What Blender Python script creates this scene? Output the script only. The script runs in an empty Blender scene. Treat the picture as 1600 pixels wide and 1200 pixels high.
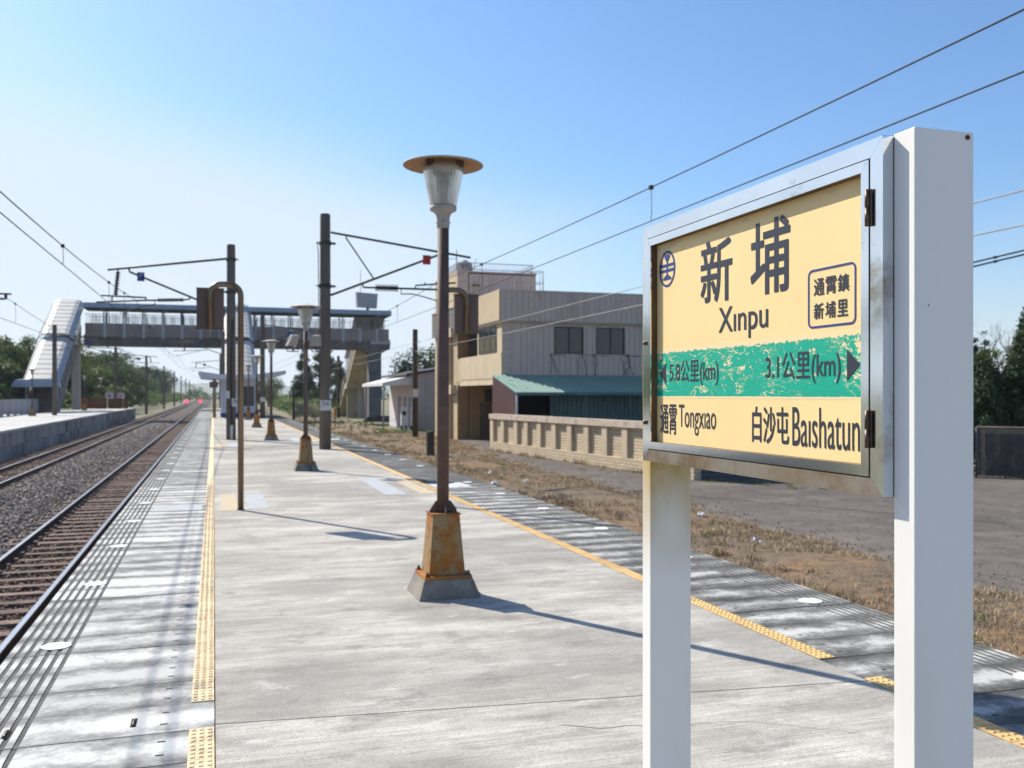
import bpy, math, random
import numpy as np
from mathutils import Vector, Matrix
random.seed(7); RNG = np.random.default_rng(7)
SC = bpy.context.scene; COL = SC.collection
R = math.radians

# ------------------------------------------------------------------ camera, world, sun, exposure
FPX, VX, HY, EYE = 1450.0, 334.0, 616.0, 1.6          # focal length in photo pixels, vanishing point of the track, eye height
YAW = math.atan((800 - VX) / FPX); CY, SY = math.cos(YAW), math.sin(YAW)
cam = bpy.data.cameras.new('camera'); cam_o = bpy.data.objects.new('camera', cam); COL.objects.link(cam_o)
cam.sensor_width = 36; cam.lens = 36 * FPX / 1600; cam.shift_y = (HY - 600) / 1600
cam.clip_start = 0.05; cam.clip_end = 9000
cam_o.location = (0, 0, EYE); cam_o.rotation_euler = (R(90), 0, -YAW)
cam.dof.use_dof = True; cam.dof.focus_distance = 2.35; cam.dof.aperture_fstop = 6.5
SC.camera = cam_o
SUN_AZ, SUN_EL = R(-29.3), R(39.9)                      # azimuth from +Y towards +X
W = bpy.data.worlds.new('World'); SC.world = W; W.use_nodes = True
wt = W.node_tree; wt.nodes.clear()
sky = wt.nodes.new('ShaderNodeTexSky'); sky.sky_type = 'NISHITA'; sky.sun_disc = False
sky.sun_elevation = SUN_EL; sky.sun_rotation = SUN_AZ
sky.air_density = 1.15; sky.dust_density = 0.7; sky.ozone_density = 3.5; sky.altitude = 10
bg = wt.nodes.new('ShaderNodeBackground'); bg.inputs[1].default_value = 0.055
wo = wt.nodes.new('ShaderNodeOutputWorld')
# thin veil of high cloud: soft noise over the whole dome
tc = wt.nodes.new('ShaderNodeTexCoord')
mp = wt.nodes.new('ShaderNodeMapping'); mp.inputs['Scale'].default_value = (1.0, 1.0, 2.6); mp.inputs['Location'].default_value = (3.1, 0.4, 0.25)
nz = wt.nodes.new('ShaderNodeTexNoise'); nz.inputs['Scale'].default_value = 1.25; nz.inputs['Detail'].default_value = 4; nz.inputs['Roughness'].default_value = .45
rp = wt.nodes.new('ShaderNodeMapRange'); rp.inputs[1].default_value = .46; rp.inputs[2].default_value = .72; rp.inputs[3].default_value = 0; rp.inputs[4].default_value = .22
# paler towards the horizon all round
sx = wt.nodes.new('ShaderNodeSeparateXYZ'); hz = wt.nodes.new('ShaderNodeMapRange'); hz.interpolation_type = 'SMOOTHERSTEP'
hz.inputs[1].default_value = .0; hz.inputs[2].default_value = .28; hz.inputs[3].default_value = .9; hz.inputs[4].default_value = .0
ad = wt.nodes.new('ShaderNodeMath'); ad.operation = 'MAXIMUM'
mx = wt.nodes.new('ShaderNodeMix'); mx.data_type = 'RGBA'; mx.inputs[7].default_value = (9.8, 10.9, 12.2, 1)
L_ = wt.links.new
L_(tc.outputs['Generated'], mp.inputs[0]); L_(mp.outputs[0], nz.inputs[0]); L_(nz.outputs[0], rp.inputs[0]); L_(tc.outputs['Generated'], sx.inputs[0]); 
# the bank of thin bright cloud reaches higher on the sun's side
dt = wt.nodes.new('ShaderNodeVectorMath'); dt.operation = 'DOT_PRODUCT'; dt.inputs[1].default_value = (math.sin(SUN_AZ), math.cos(SUN_AZ), 0); L_(tc.outputs['Generated'], dt.inputs[0])
sh_ = wt.nodes.new('ShaderNodeMapRange'); sh_.interpolation_type = 'SMOOTHSTEP'; sh_.inputs[1].default_value = .55; sh_.inputs[2].default_value = 1.0; sh_.inputs[3].default_value = 0; sh_.inputs[4].default_value = .16; L_(dt.outputs['Value'], sh_.inputs[0])
nw = wt.nodes.new('ShaderNodeMapRange'); nw.inputs[1].default_value = .3; nw.inputs[2].default_value = .7; nw.inputs[3].default_value = .07; nw.inputs[4].default_value = -.07; L_(nz.outputs[0], nw.inputs[0])
e1 = wt.nodes.new('ShaderNodeMath'); e1.operation = 'SUBTRACT'; L_(sx.outputs[2], e1.inputs[0]); L_(sh_.outputs[0], e1.inputs[1])
e2 = wt.nodes.new('ShaderNodeMath'); e2.operation = 'ADD'; L_(e1.outputs[0], e2.inputs[0]); L_(nw.outputs[0], e2.inputs[1]); L_(e2.outputs[0], hz.inputs[0])
tn = wt.nodes.new('ShaderNodeMix'); tn.data_type = 'RGBA'; tn.blend_type = 'MULTIPLY'; tn.inputs[0].default_value = 1; tn.inputs[7].default_value = (1.42, 1.72, 2.05, 1); L_(sky.outputs[0], tn.inputs[6])
L_(rp.outputs[0], ad.inputs[0]); L_(hz.outputs[0], ad.inputs[1]); L_(ad.outputs[0], mx.inputs[0]); L_(tn.outputs[2], mx.inputs[6]); L_(mx.outputs[2], bg.inputs[0]); L_(bg.outputs[0], wo.inputs[0])
sl = bpy.data.lights.new('sun', 'SUN'); sl.energy = 5.0; sl.angle = R(.53); sl.color = (1, .935, .83)
so = bpy.data.objects.new('sun', sl); COL.objects.link(so)
sdir = Vector((math.sin(SUN_AZ) * math.cos(SUN_EL), math.cos(SUN_AZ) * math.cos(SUN_EL), math.sin(SUN_EL)))
so.rotation_euler = sdir.to_track_quat('Z', 'Y').to_euler(); so.location = (-20, 40, 40)
SC.view_settings.view_transform = 'Standard'; SC.view_settings.look = 'None'; SC.view_settings.gamma = 1
SC.view_settings.use_curve_mapping = False; SC.view_settings.exposure = 0.52
SC.cycles.max_bounces = 8; SC.cycles.transparent_max_bounces = 12; SC.cycles.volume_bounces = 0
SC.cycles.use_denoising = True

def at(x, y, Y):
    """photo pixel -> world point on the plane at distance Y along the track"""
    xc = (x - 800) / FPX; Z = Y / (CY - xc * SY)
    return (Z * (xc * CY + SY), Y, EYE - (y - HY) / FPX * Z)

# ------------------------------------------------------------------ materials
def lin(r, g, b):
    f = lambda v: (v / 255 / 12.92) if v < 10.3 else ((v / 255 + .055) / 1.055) ** 2.4
    return (f(r), f(g), f(b))
class NT:
    def __init__(s, name):
        s.m = bpy.data.materials.new(name); s.m.use_nodes = True
        s.t = s.m.node_tree; s.b = s.t.nodes['Principled BSDF']
        s.tc = s.t.nodes.new('ShaderNodeTexCoord'); s._off = None
    def n(s, kind): return s.t.nodes.new('ShaderNode' + kind)
    def l(s, a, b): s.t.links.new(a, b)
    def coord(s, scale=(1, 1, 1), off=True):
        src = s.tc.outputs['Object']
        if off:
            if s._off is None:
                oi = s.n('ObjectInfo'); mu = s.n('VectorMath'); mu.operation = 'SCALE'
                cb = s.n('CombineXYZ')
                for k in range(3): s.l(oi.outputs['Random'], cb.inputs[k])
                s.l(cb.outputs[0], mu.inputs[0]); mu.inputs[3].default_value = 37.0
                ad = s.n('VectorMath'); s.l(src, ad.inputs[0]); s.l(mu.outputs[0], ad.inputs[1]); s._off = ad.outputs[0]; s.oi = oi
            src = s._off
        mp = s.n('Mapping'); mp.inputs['Scale'].default_value = scale; s.l(src, mp.inputs[0]); return mp.outputs[0]
    def noise(s, scale, detail=4, rough=.55, stretch=(1, 1, 1), off=True, dist=0):
        z = s.n('TexNoise'); z.inputs['Scale'].default_value = scale; z.inputs['Detail'].default_value = detail
        z.inputs['Roughness'].default_value = rough; z.inputs['Distortion'].default_value = dist
        s.l(s.coord(stretch, off), z.inputs['Vector']); return z.outputs[0]
    def rng(s, v, a, b, c=0, d=1, smooth=False):
        z = s.n('MapRange'); z.inputs[1].default_value = a; z.inputs[2].default_value = b; z.inputs[3].default_value = c; z.inputs[4].default_value = d
        if smooth: z.interpolation_type = 'SMOOTHSTEP'
        s.l(v, z.inputs[0]); return z.outputs[0]
    def math(s, op, a, b=None):
        z = s.n('Math'); z.operation = op
        for k, v in enumerate((a, b)):
            if v is None: continue
            if isinstance(v, (int, float)): z.inputs[k].default_value = v
            else: s.l(v, z.inputs[k])
        return z.outputs[0]
    def mix(s, fac, a, b, mode='MIX'):
        z = s.n('Mix'); z.data_type = 'RGBA'; z.blend_type = mode
        for k, v in ((0, fac), (6, a), (7, b)):
            if isinstance(v, (int, float)): z.inputs[k].default_value = v
            elif isinstance(v, tuple): z.inputs[k].default_value = (*v, 1)
            else: s.l(v, z.inputs[k])
        return z.outputs[2]
    def col(s, c):
        if isinstance(c, tuple): s.b.inputs['Base Color'].default_value = (*c, 1)
        else: s.l(c, s.b.inputs['Base Color'])
    def bump(s, h, strength=.3, dist=.01):
        z = s.n('Bump'); z.inputs['Strength'].default_value = strength; z.inputs['Distance'].default_value = dist
        s.l(h, z.inputs['Height']); s.l(z.outputs[0], s.b.inputs['Normal'])
    def set(s, rough=.8, metal=0, spec=.3):
        s.b.inputs['Roughness'].default_value = rough; s.b.inputs['Metallic'].default_value = metal
        s.b.inputs['Specular IOR Level'].default_value = spec
    def rand(s):
        if s._off is None: s.coord()
        return s.oi.outputs['Random']
def basic(name, c, c2=None, scale=3, rough=.8, metal=0, stretch=(1, 1, 1), bump=0, stain=None, sscale=2, slo=.55, shi=.7, vary=0, detail=5, spec=.3, bdist=.01, bscale=None):
    k = NT(name); c2 = c2 or tuple(v * .75 for v in c)
    n1 = k.noise(scale, detail, .6, stretch)
    cc = k.mix(k.rng(n1, .35, .65), c, c2)
    if stain: cc = k.mix(k.rng(k.noise(sscale, 6, .65, stretch), slo, shi), cc, stain)
    if vary:
        v = k.rng(k.rand(), 0, 1, 1 - vary, 1 + vary); cb = k.n('CombineColor')
        for q in range(3): k.l(v, cb.inputs[q])
        cc = k.mix(1.0, cc, cb.outputs[0], 'MULTIPLY')
    k.col(cc); k.set(rough, metal, spec)
    if bump: k.bump(k.noise(bscale or scale * 6, 4, .6, stretch), bump, bdist)
    return k.m
def leafmat(name, cols, rough=.6, trans=.4):
    k = NT(name); g = k.n('NewGeometry'); cr = k.n('ValToRGB'); e = cr.color_ramp.elements
    e[0].position = 0; e[0].color = (*cols[0], 1); e[1].position = 1; e[1].color = (*cols[-1], 1)
    for i, c in enumerate(cols[1:-1]): q = e.new((i + 1) / (len(cols) - 1)); q.color = (*c, 1)
    k.l(g.outputs['Random Per Island'], cr.inputs[0]); k.col(cr.outputs[0]); k.set(rough, 0, .25)
    if trans:
        tr = k.n('BsdfTranslucent'); k.l(cr.outputs[0], tr.inputs[0]); ms = k.n('MixShader'); ms.inputs[0].default_value = trans
        k.l(k.b.outputs[0], ms.inputs[1]); k.l(tr.outputs[0], ms.inputs[2]); k.l(ms.outputs[0], k.t.nodes['Material Output'].inputs[0])
    return k.m
M = {}
# platform concrete: broom strokes across the platform, large grey stains
def platform_mat():
    k = NT('platform_concrete')
    a = k.noise(1.6, 7, .68, (.5, 1.7, 1)); b = k.noise(.42, 5, .6, (.9, 1.1, 1)); c = k.noise(9, 6, .72, (.22, 4.5, 1)); g = k.noise(80, 3, .6); d = k.noise(3.2, 6, .7, (.8, 1.2, 1)); e = k.noise(28, 4, .7, (.1, 3.5, 1))
    cc = k.mix(k.rng(a, .34, .62), (.68, .64, .56), (.36, .33, .285))
    cc = k.mix(k.rng(b, .46, .57, 0, .62), cc, (.25, .235, .205))
    cc = k.mix(k.rng(c, .44, .66, 0, .52), cc, (.22, .21, .195))
    cc = k.mix(k.rng(e, .48, .70, 0, .48), cc, (.2, .19, .175))
    cc = k.mix(k.rng(d, .54, .70, 0, .75), cc, (.18, .168, .15)); cc = k.mix(k.rng(d, .40, .30, 0, .6), cc, (.68, .655, .61))
    cc = k.mix(k.rng(g, .52, .72, 0, .6), cc, (.16, .15, .135))
    gg = k.noise(210, 2, .7, (.6, 1.4, 1)); cc = k.mix(k.rng(gg, .55, .68, 0, .55), cc, (.13, .12, .11)); cc = k.mix(k.rng(gg, .44, .34, 0, .4), cc, (.74, .71, .65))
    k.col(cc); k.set(.92, 0, .2); k.bump(k.math('ADD', k.math('ADD', c, e), k.math('MULTIPLY', g, .5)), .45, .006); return k.m
M['platform'] = platform_mat()
def slab_mat(name, hi, lo, dark, soil=0.0):
    k = NT(name); sp = k.n('SeparateXYZ'); k.l(k.tc.outputs['Object'], sp.inputs[0])
    y = k.math('ABSOLUTE', sp.outputs[1]); n1 = k.noise(4, 6, .65, (1, 1.6, 1)); n2 = k.noise(30, 5, .7); n3 = k.noise(1.3, 3, .5)
    e = k.math('ADD', k.rng(y, .02, .2, soil, soil + .62), k.math('MULTIPLY', k.math('SUBTRACT', n1, .5), 2.0))
    e = k.math('ADD', e, k.math('MULTIPLY', k.math('SUBTRACT', n3, .5), 1.1))
    e = k.math('ADD', e, k.math('MULTIPLY', k.math('SUBTRACT', n2, .5), .9))
    f = k.rng(e, .08, .72, 0, 1, True); cc = k.mix(f, hi, lo)
    cc = k.mix(k.rng(e, .62, 1.15), cc, dark)
    v = k.rng(k.rand(), 0, 1, .78, 1.1); cb = k.n('CombineColor')
    for q in range(3): k.l(v, cb.inputs[q])
    k.col(k.mix(1.0, cc, cb.outputs[0], 'MULTIPLY')); k.set(.9, 0, .2); k.bump(n2, .3, .004); return k.m
M['slab'] = slab_mat('edge_slab_concrete', (.57, .56, .53), (.29, .285, .272), (.13, .13, .126), .2)
M['slab_dirty'] = slab_mat('edge_slab_dirty_concrete', (.50, .49, .46), (.17, .168, .158), (.07, .07, .067), .36)
M['groove'] = basic('groove_dirt', (.13, .128, .12), (.075, .074, .07), 9, .95)
M['hole'] = basic('hole_shade', (.03, .028, .026), None, 9, .95)  # flat dark fill: the shade inside slots and cracks put into the colour
M['tactile'] = basic('tactile_yellow', (.80, .62, .37), (.70, .52, .30), 5, .75, stain=(.36, .3, .21), sscale=9, slo=.5, shi=.68, vary=.1, bump=.2)
M['tactile_deep'] = basic('tactile_yellow_deep', (.72, .47, .19), (.62, .40, .16), 5, .75, stain=(.33, .27, .17), sscale=9, slo=.52, shi=.7, vary=.1, bump=.2)
M['white_paint'] = basic('white_road_paint', (.82, .82, .8), (.72, .72, .7), 6, .7)
def worn(name, c, amt):
    k = NT(name); n = k.noise(5, 7, .72, (1, 1.4, 1), False)
    k.col(k.mix(k.rng(n, amt - .1, amt + .12), c, (.4, .385, .355))); k.set(.85, 0, .2); return k.m
M['worn_yellow'] = worn('worn_yellow_paint', (.58, .44, .22), .5); M['worn_blue'] = worn('worn_blue_paint', (.41, .46, .49), .49)
M['worn_white'] = worn('worn_white_paint', (.66, .70, .72), .5)
M['core'] = basic('old_concrete', (.22, .21, .2), (.1, .1, .1), 1.5, .95, stretch=(1, 1, .4), bump=.3)
M['block'] = basic('wall_block', (.40, .385, .37), (.25, .24, .235), 2.5, .95, stretch=(1, 1, .35), stain=(.09, .09, .1), sscale=1.6, slo=.48, shi=.68, vary=.2, bump=.5, bdist=.02)
# track
M['rust_rail'] = basic('rail_rust', (.10, .06, .042), (.06, .04, .032), 8, .85)
M['rail_top'] = basic('rail_polished', (.55, .56, .6), (.42, .42, .45), 20, .25, metal=1)
M['sleeper'] = basic('sleeper_concrete', (.23, .165, .13), (.14, .10, .08), 6, .95, vary=.3, stain=(.09, .07, .058), sscale=5, slo=.5, shi=.65, bump=.3)
M['ballast_bed'] = basic('ballast_bed', (.10, .075, .06), (.05, .04, .035), 25, .95, bump=1, bdist=.04)
M['stone_grey'] = leafmat('ballast_stone_grey', [(.14, .112, .095), (.26, .215, .182), (.37, .325, .285), (.2, .15, .12), (.54, .5, .46)], .9, 0)
M['stone_brown'] = leafmat('ballast_stone_brown', [(.12, .08, .06), (.19, .13, .098), (.25, .175, .135), (.155, .11, .088)], .92, 0)
# ground
def ground_mat():
    k = NT('dry_soil'); a = k.noise(.5, 6, .65, off=False); b = k.noise(5, 6, .7, off=False); g = k.noise(45, 4, .7, off=False)
    cc = k.mix(k.rng(a, .48, .66), (.23, .175, .12), (.36, .205, .095))
    cc = k.mix(k.rng(b, .42, .66), cc, (.13, .10, .078)); cc = k.mix(k.rng(g, .5, .75, 0, .8), cc, (.3, .24, .17))
    k.col(cc); k.set(.95, 0, .15); k.bump(k.math('ADD', b, g), .8, .04); return k.m
M['soil'] = ground_mat()
def asphalt_mat():
    k = NT('old_asphalt'); a = k.noise(.35, 5, .6, off=False); b = k.noise(3, 6, .7, off=False); g = k.noise(55, 4, .75, off=False)
    cc = k.mix(k.rng(a, .38, .64), (.098, .085, .075), (.142, .124, .109)); cc = k.mix(k.rng(b, .46, .62, 0, .7), cc, (.085, .074, .066)); cc = k.mix(k.rng(k.noise(1.1, 5, .65, off=False), .54, .64, 0, .6), cc, (.19, .165, .14)); cc = k.mix(k.rng(g, .5, .68, 0, .7), cc, (.25, .217, .19))
    k.col(cc); k.set(.95, 0, .15); k.bump(g, .6, .01); return k.m
M['asphalt'] = asphalt_mat()
M['dry_grass'] = leafmat('dry_grass', [(.26, .19, .10), (.42, .32, .17), (.17, .12, .08), (.52, .42, .25), (.30, .22, .14), (.2, .15, .11)], .9, .15)
M['weed'] = leafmat('green_weed', [(.07, .12, .02), (.13, .2, .04), (.17, .2, .06)], .8, .3)
M['field'] = basic('field_grass', (.15, .145, .07), (.2, .175, .105), .2, .95, stain=(.10, .11, .045), sscale=.6)
# trees
M['leaf_mid'] = leafmat('leaf_mid', [(.04, .075, .018), (.08, .13, .03), (.12, .17, .042), (.055, .10, .026), (.15, .19, .05)])
M['leaf_dark'] = leafmat('leaf_dark', [(.02, .042, .016), (.04, .075, .026), (.065, .105, .034), (.03, .06, .02)])
M['leaf_light'] = leafmat('leaf_light', [(.07, .11, .025), (.11, .16, .04), (.15, .2, .055), (.09, .12, .035)])
M['leaf_conifer'] = leafmat('leaf_conifer', [(.012, .032, .014), (.03, .065, .022), (.065, .105, .034), (.018, .045, .018), (.09, .12, .04)], .7, .1)
M['leaf_pale'] = leafmat('leaf_pale', [(.3, .29, .2), (.4, .38, .28), (.22, .23, .12)])
M['bark'] = basic('bark', (.09, .07, .055), (.05, .04, .032), 6, .95, stretch=(1, 1, .2), bump=.6)
M['bare'] = basic('bare_branch', (.17, .14, .12), (.1, .085, .075), 6, .95)
# steel, paint
M['stainless'] = basic('stainless_steel', (.86, .88, .90), (.76, .78, .80), 3, .13, metal=1, stain=(.30, .22, .13), sscale=5, slo=.60, shi=.80, bump=.04, bdist=.004, bscale=9)
M['stainless_dull'] = basic('stainless_dull', (.42, .38, .32), (.34, .27, .19), 4, .42, metal=.8, stain=(.22, .12, .05), sscale=6, slo=.5, shi=.7)
M['frame_inside'] = basic('frame_inside_rust', (.20, .12, .06), (.11, .07, .04), 10, .6, metal=.3)
M['gap'] = basic('dark_gap', (.015, .012, .01), None, 5, .9)
M['hinge'] = basic('hinge_brown', (.15, .11, .085), (.09, .065, .05), 20, .45, metal=.7)
k = NT('post_white_enamel'); n1 = k.noise(3, 5, .6, (1, 1, .3)); n2 = k.noise(38, 4, .7); n3 = k.noise(1.1, 3, .5)
cc = k.mix(k.rng(n1, .45, .75, 0, .6), (.80, .785, .755), (.67, .65, .605)); cc = k.mix(k.rng(k.math('ADD', n2, k.math('MULTIPLY', n3, .25)), .84, .9), cc, (.35, .22, .12))
k.col(cc); k.set(.4, 0, .4); k.bump(k.noise(60, 3, .6), .06, .002); M['post_white'] = k.m
def post_stained():
    k = NT('post_white_stained'); sp = k.n('SeparateXYZ'); k.l(k.tc.outputs['Object'], sp.inputs[0])
    h = k.rng(sp.outputs[2], 1.0, 1.36); n = k.noise(5, 5, .6, (1, 1, .5))
    f = k.math('MULTIPLY', h, k.rng(n, .15, .5)); cc = k.mix(f, k.mix(k.rng(k.noise(3, 5, .6, (1, 1, .3)), .45, .75, 0, .6), (.80, .785, .745), (.66, .635, .575)), (.46, .33, .11)); k.col(cc); k.set(.4, 0, .4); return k.m
M['post_stained'] = post_stained()
M['rust_spot'] = basic('rust_spot', (.16, .06, .025), (.08, .035, .02), 40, .9)
M['sign_yellow'] = basic('sign_face_yellow', (.89, .66, .315), (.85, .62, .29), 2.5, .45, spec=.35, stain=(.80, .585, .275), sscale=9, slo=.62, shi=.75)
M['sign_ink'] = basic('sign_ink', (.030, .036, .055), (.038, .045, .062), 9, .4)
M['sign_blue'] = basic('sign_blue_ink', (.022, .045, .22), (.03, .06, .24), 9, .45)
M['sign_scuff'] = basic('sign_scuffed_film', (.62, .56, .45), (.74, .60, .38), 30, .6)
def band_mat():
    k = NT('peeling_green_film'); sp = k.n('SeparateXYZ'); k.l(k.tc.outputs['Object'], sp.inputs[0])
    a = k.noise(42, 6, .75, (.8, 1, 1.3), False, 1.0); b = k.noise(9, 4, .6, (.7, 1, 1.5), False, 1.6); c = k.noise(110, 3, .6, (.7, 1, 1.2), False)
    ridge = k.math('ABSOLUTE', k.math('SUBTRACT', b, .5))
    big = k.rng(ridge, .004, .010, 1, 0)
    big = k.math('MULTIPLY', big, k.rng(k.noise(5, 3, .5, (1, 1, 1), False), .46, .56))
    dens = k.rng(k.noise(3.5, 3, .5, (1, 1, .8), False), .3, .7, -.075, .05)
    xr = k.math('ADD', k.rng(sp.outputs[0], .93, 1.04, 0, .12), k.rng(sp.outputs[0], .19, .08, 0, .03))
    m = k.rng(k.math('ADD', k.math('ADD', k.math('ADD', a, k.math('MULTIPLY', k.math('SUBTRACT', c, .5), .35)), dens), xr), .575, .595)
    edge = k.math('ADD', sp.outputs[2], k.math('MULTIPLY', k.math('SUBTRACT', k.noise(55, 5, .7, (1, 1, .3), False), .5), .03))
    calm = k.rng(sp.outputs[2], 1.606, 1.622)
    m = k.math('MULTIPLY', m, calm)
    m = k.math('MAXIMUM', m, big)
    m = k.math('MAXIMUM', m, k.rng(edge, 1.7285, 1.7295))
    m = k.math('MAXIMUM', m, k.rng(k.math('ADD', sp.outputs[2], k.math('MULTIPLY', k.math('SUBTRACT', a, .5), .006)), 1.5945, 1.5935))
    cc = k.mix(m, k.mix(k.rng(a, .3, .6), (.0, .40, .265), (.0, .33, .215)), (.82, .64, .36)); k.col(cc); k.set(.5, 0, .3)
    return k.m
M['band'] = band_mat()
M['pole_brown'] = basic('lamp_pole_brown', (.135, .085, .07), (.095, .06, .05), 9, .7, stain=(.17, .12, .10), sscale=25, slo=.6, shi=.75, bump=.25, bdist=.003)
def rusty(name, paint, lo, hi):
    k = NT(name); n = k.noise(9, 7, .7, (1, 1, .6)); n2 = k.noise(2.2, 4, .6, (1, 1, .5)); g = k.noise(60, 3, .6)
    f = k.rng(k.math('ADD', n, k.math('MULTIPLY', k.math('SUBTRACT', n2, .5), .9)), lo, hi)
    r = k.mix(k.rng(g, .35, .65), (.33, .13, .032), (.15, .055, .022)); r = k.mix(k.rng(n2, .4, .65), r, (.40, .17, .04))
    k.col(k.mix(f, paint, r)); k.set(.85, .0, .2); k.bump(g, .4, .004); return k.m
M['rust_pedestal'] = rusty('rusty_painted_pedestal', (.29, .20, .10), .42, .53)
M['rust_plate'] = rusty('rusty_plate', (.22, .15, .08), .3, .5)
M['rust_panel'] = basic('rusty_hoarding', (.17, .085, .045), (.09, .05, .03), 2, .9, vary=.35, stain=(.26, .13, .05), sscale=2, slo=.55, shi=.7)
M['footing'] = basic('lamp_footing', (.27, .245, .21), (.16, .145, .125), 6, .95, stain=(.3, .28, .25), sscale=8, slo=.6, shi=.75, bump=.5)
M['collar'] = basic('lamp_collar', (.40, .37, .33), (.32, .29, .26), 7, .6)
M['shade_under'] = basic('shade_under_rust', (.42, .25, .13), (.34, .19, .10), 9, .8, stain=(.2, .10, .05), sscale=14)
M['shade_top'] = basic('shade_top', (.55, .52, .44), (.42, .38, .3), 5, .6)
k = NT('lamp_glass'); k.col(k.mix(k.rng(k.noise(6, 4, .6), .4, .65), (.72, .72, .70), (.50, .48, .44))); k.set(.28, 0, .5); k.b.inputs['Transmission Weight'].default_value = .62; M['glass'] = k.m
M['lamp_core'] = basic('lamp_core', (.42, .40, .38), (.3, .29, .28), 8, .5)
M['mast'] = basic('mast_concrete', (.155, .135, .118), (.105, .092, .082), 3, .95, stretch=(1, 1, .15), vary=.1, bump=.3)
M['iron'] = basic('cantilever_steel', (.06, .075, .06), (.04, .048, .042), 6, .6, metal=.3)
M['insulator'] = basic('insulator_brown', (.045, .028, .022), (.03, .02, .018), 8, .3)
M['insulator_dark'] = basic('insulator_black', (.02, .02, .022), None, 8, .4)
M['wire'] = basic('wire', (.012, .016, .02), None, 8, .7)
M['wire_pale'] = basic('wire_pale', (.42, .40, .39), (.36, .34, .33), 8, .7)
M['plate_white'] = basic('plate_white', (.62, .61, .58), (.5, .49, .47), 12, .6)
M['plate_red'] = basic('plate_red', (.45, .015, .02), (.38, .015, .02), 12, .5)
M['plate_blue'] = basic('plate_blue', (.01, .06, .22), (.01, .05, .2), 12, .5)
M['sign_back'] = basic('sign_back_brown', (.15, .105, .085), (.12, .085, .07), 4, .6, stretch=(1, 1, .2))
M['tube_brass'] = basic('tube_stainless_brown', (.25, .19, .13), (.13, .088, .055), 3, .36, metal=.75, stretch=(1, 1, .3))
M['tube_steel'] = basic('tube_stainless', (.62, .62, .62), (.5, .5, .5), 5, .28, metal=.9)
# buildings
def tile_mat(name, c, c2, grout, bw, bh, rough=.6):
    k = NT(name); sp = k.n('SeparateXYZ'); k.l(k.tc.outputs['Object'], sp.inputs[0]); cb = k.n('CombineXYZ')
    k.l(k.math('ADD', sp.outputs[0], sp.outputs[1]), cb.inputs[0]); k.l(sp.outputs[2], cb.inputs[1])
    br = k.n('TexBrick'); k.l(cb.outputs[0], br.inputs['Vector']); br.inputs['Scale'].default_value = 1
    br.inputs['Brick Width'].default_value = bw; br.inputs['Row Height'].default_value = bh; br.inputs['Mortar Size'].default_value = .009 if bh < .1 else .012
    br.inputs['Color1'].default_value = (*c, 1); br.inputs['Color2'].default_value = (*c2, 1); br.inputs['Mortar'].default_value = (*grout, 1)
    st = k.rng(k.noise(.9, 5, .65, (1, 1, .35)), .5, .75, 0, .55)
    k.col(k.mix(st, br.outputs['Color'], tuple(v * .5 for v in c))); k.set(rough, 0, .3)
    k.bump(k.math('SUBTRACT', 1.0, br.outputs['Fac']), .4, .01); return k.m
M['tile'] = tile_mat('facade_tile', (.66, .52, .43), (.59, .465, .385), (.36, .29, .245), .22, .06)
M['tile_cream'] = tile_mat('cream_tile', (.60, .48, .30), (.54, .42, .26), (.36, .27, .16), .22, .06)
M['tile_brown_shade'] = tile_mat('brown_shade_tile', (.42, .285, .15), (.36, .245, .13), (.2, .135, .075), .22, .06)  # tower front's shade put into the colour; also plain brown for porch panels
M['tile_wall'] = tile_mat('boundary_tile', (.64, .53, .37), (.55, .44, .30), (.30, .21, .125), .26, .1)
M['joint'] = basic('facade_joint', (.17, .145, .13), (.12, .105, .095), 4, .9)
M['plaster'] = basic('cream_plaster', (.58, .47, .32), (.50, .41, .28), 2, .85, stretch=(1, 1, .4), stain=(.30, .24, .16), sscale=1.5, slo=.55, shi=.8)
M['render_wall'] = basic('wall_cap', (.56, .47, .37), (.46, .38, .3), 3, .9, stain=(.2, .17, .13), sscale=3)
M['green_roof'] = basic('green_sheet', (.23, .35, .29), (.19, .30, .25), 1.5, .5, stretch=(1, .3, 1))
M['green_wall'] = basic('green_sheet_wall', (.10, .17, .165), (.08, .14, .135), 1.5, .6)
M['maroon'] = basic('maroon_sheet', (.085, .035, .035), (.065, .028, .03), 2, .6)
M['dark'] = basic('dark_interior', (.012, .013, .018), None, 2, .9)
k = NT('window_glass'); k.col((.018, .026, .028)); k.set(.06, 0, .6); M['glass_dark'] = k.m
M['win_frame'] = basic('window_frame_dark', (.06, .065, .062), (.045, .05, .048), 6, .5)
M['curtain'] = basic('curtain', (.24, .22, .15), (.17, .155, .1), 6, .9, stretch=(6, 6, .3))
M['hut'] = basic('hut_panel', (.40, .35, .33), (.34, .30, .285), 1.5, .8, vary=.06)
M['white_wall'] = basic('white_wall', (.70, .68, .66), (.6, .58, .56), 1.5, .8)
M['roof_dark'] = basic('roof_dark', (.07, .07, .075), (.05, .05, .055), 2, .8)
M['wood'] = basic('old_wood', (.085, .065, .05), (.055, .042, .034), 6, .95, stretch=(1, 1, .12), bump=.5)
M['bridge_conc'] = basic('bridge_concrete', (.165, .138, .12), (.105, .09, .08), 1.2, .95, stretch=(1, 1, .35), stain=(.06, .052, .05), sscale=.9, slo=.52, shi=.74)
M['bridge_panel'] = basic('bridge_panel', (.245, .205, .19), (.21, .178, .165), .8, .8, vary=.07)
M['bridge_post'] = basic('bridge_post', (.40, .40, .41), (.33, .33, .34), 2, .7)
M['bridge_steel'] = basic('bridge_steel', (.10, .10, .085), (.075, .075, .065), 2, .7)
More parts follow.
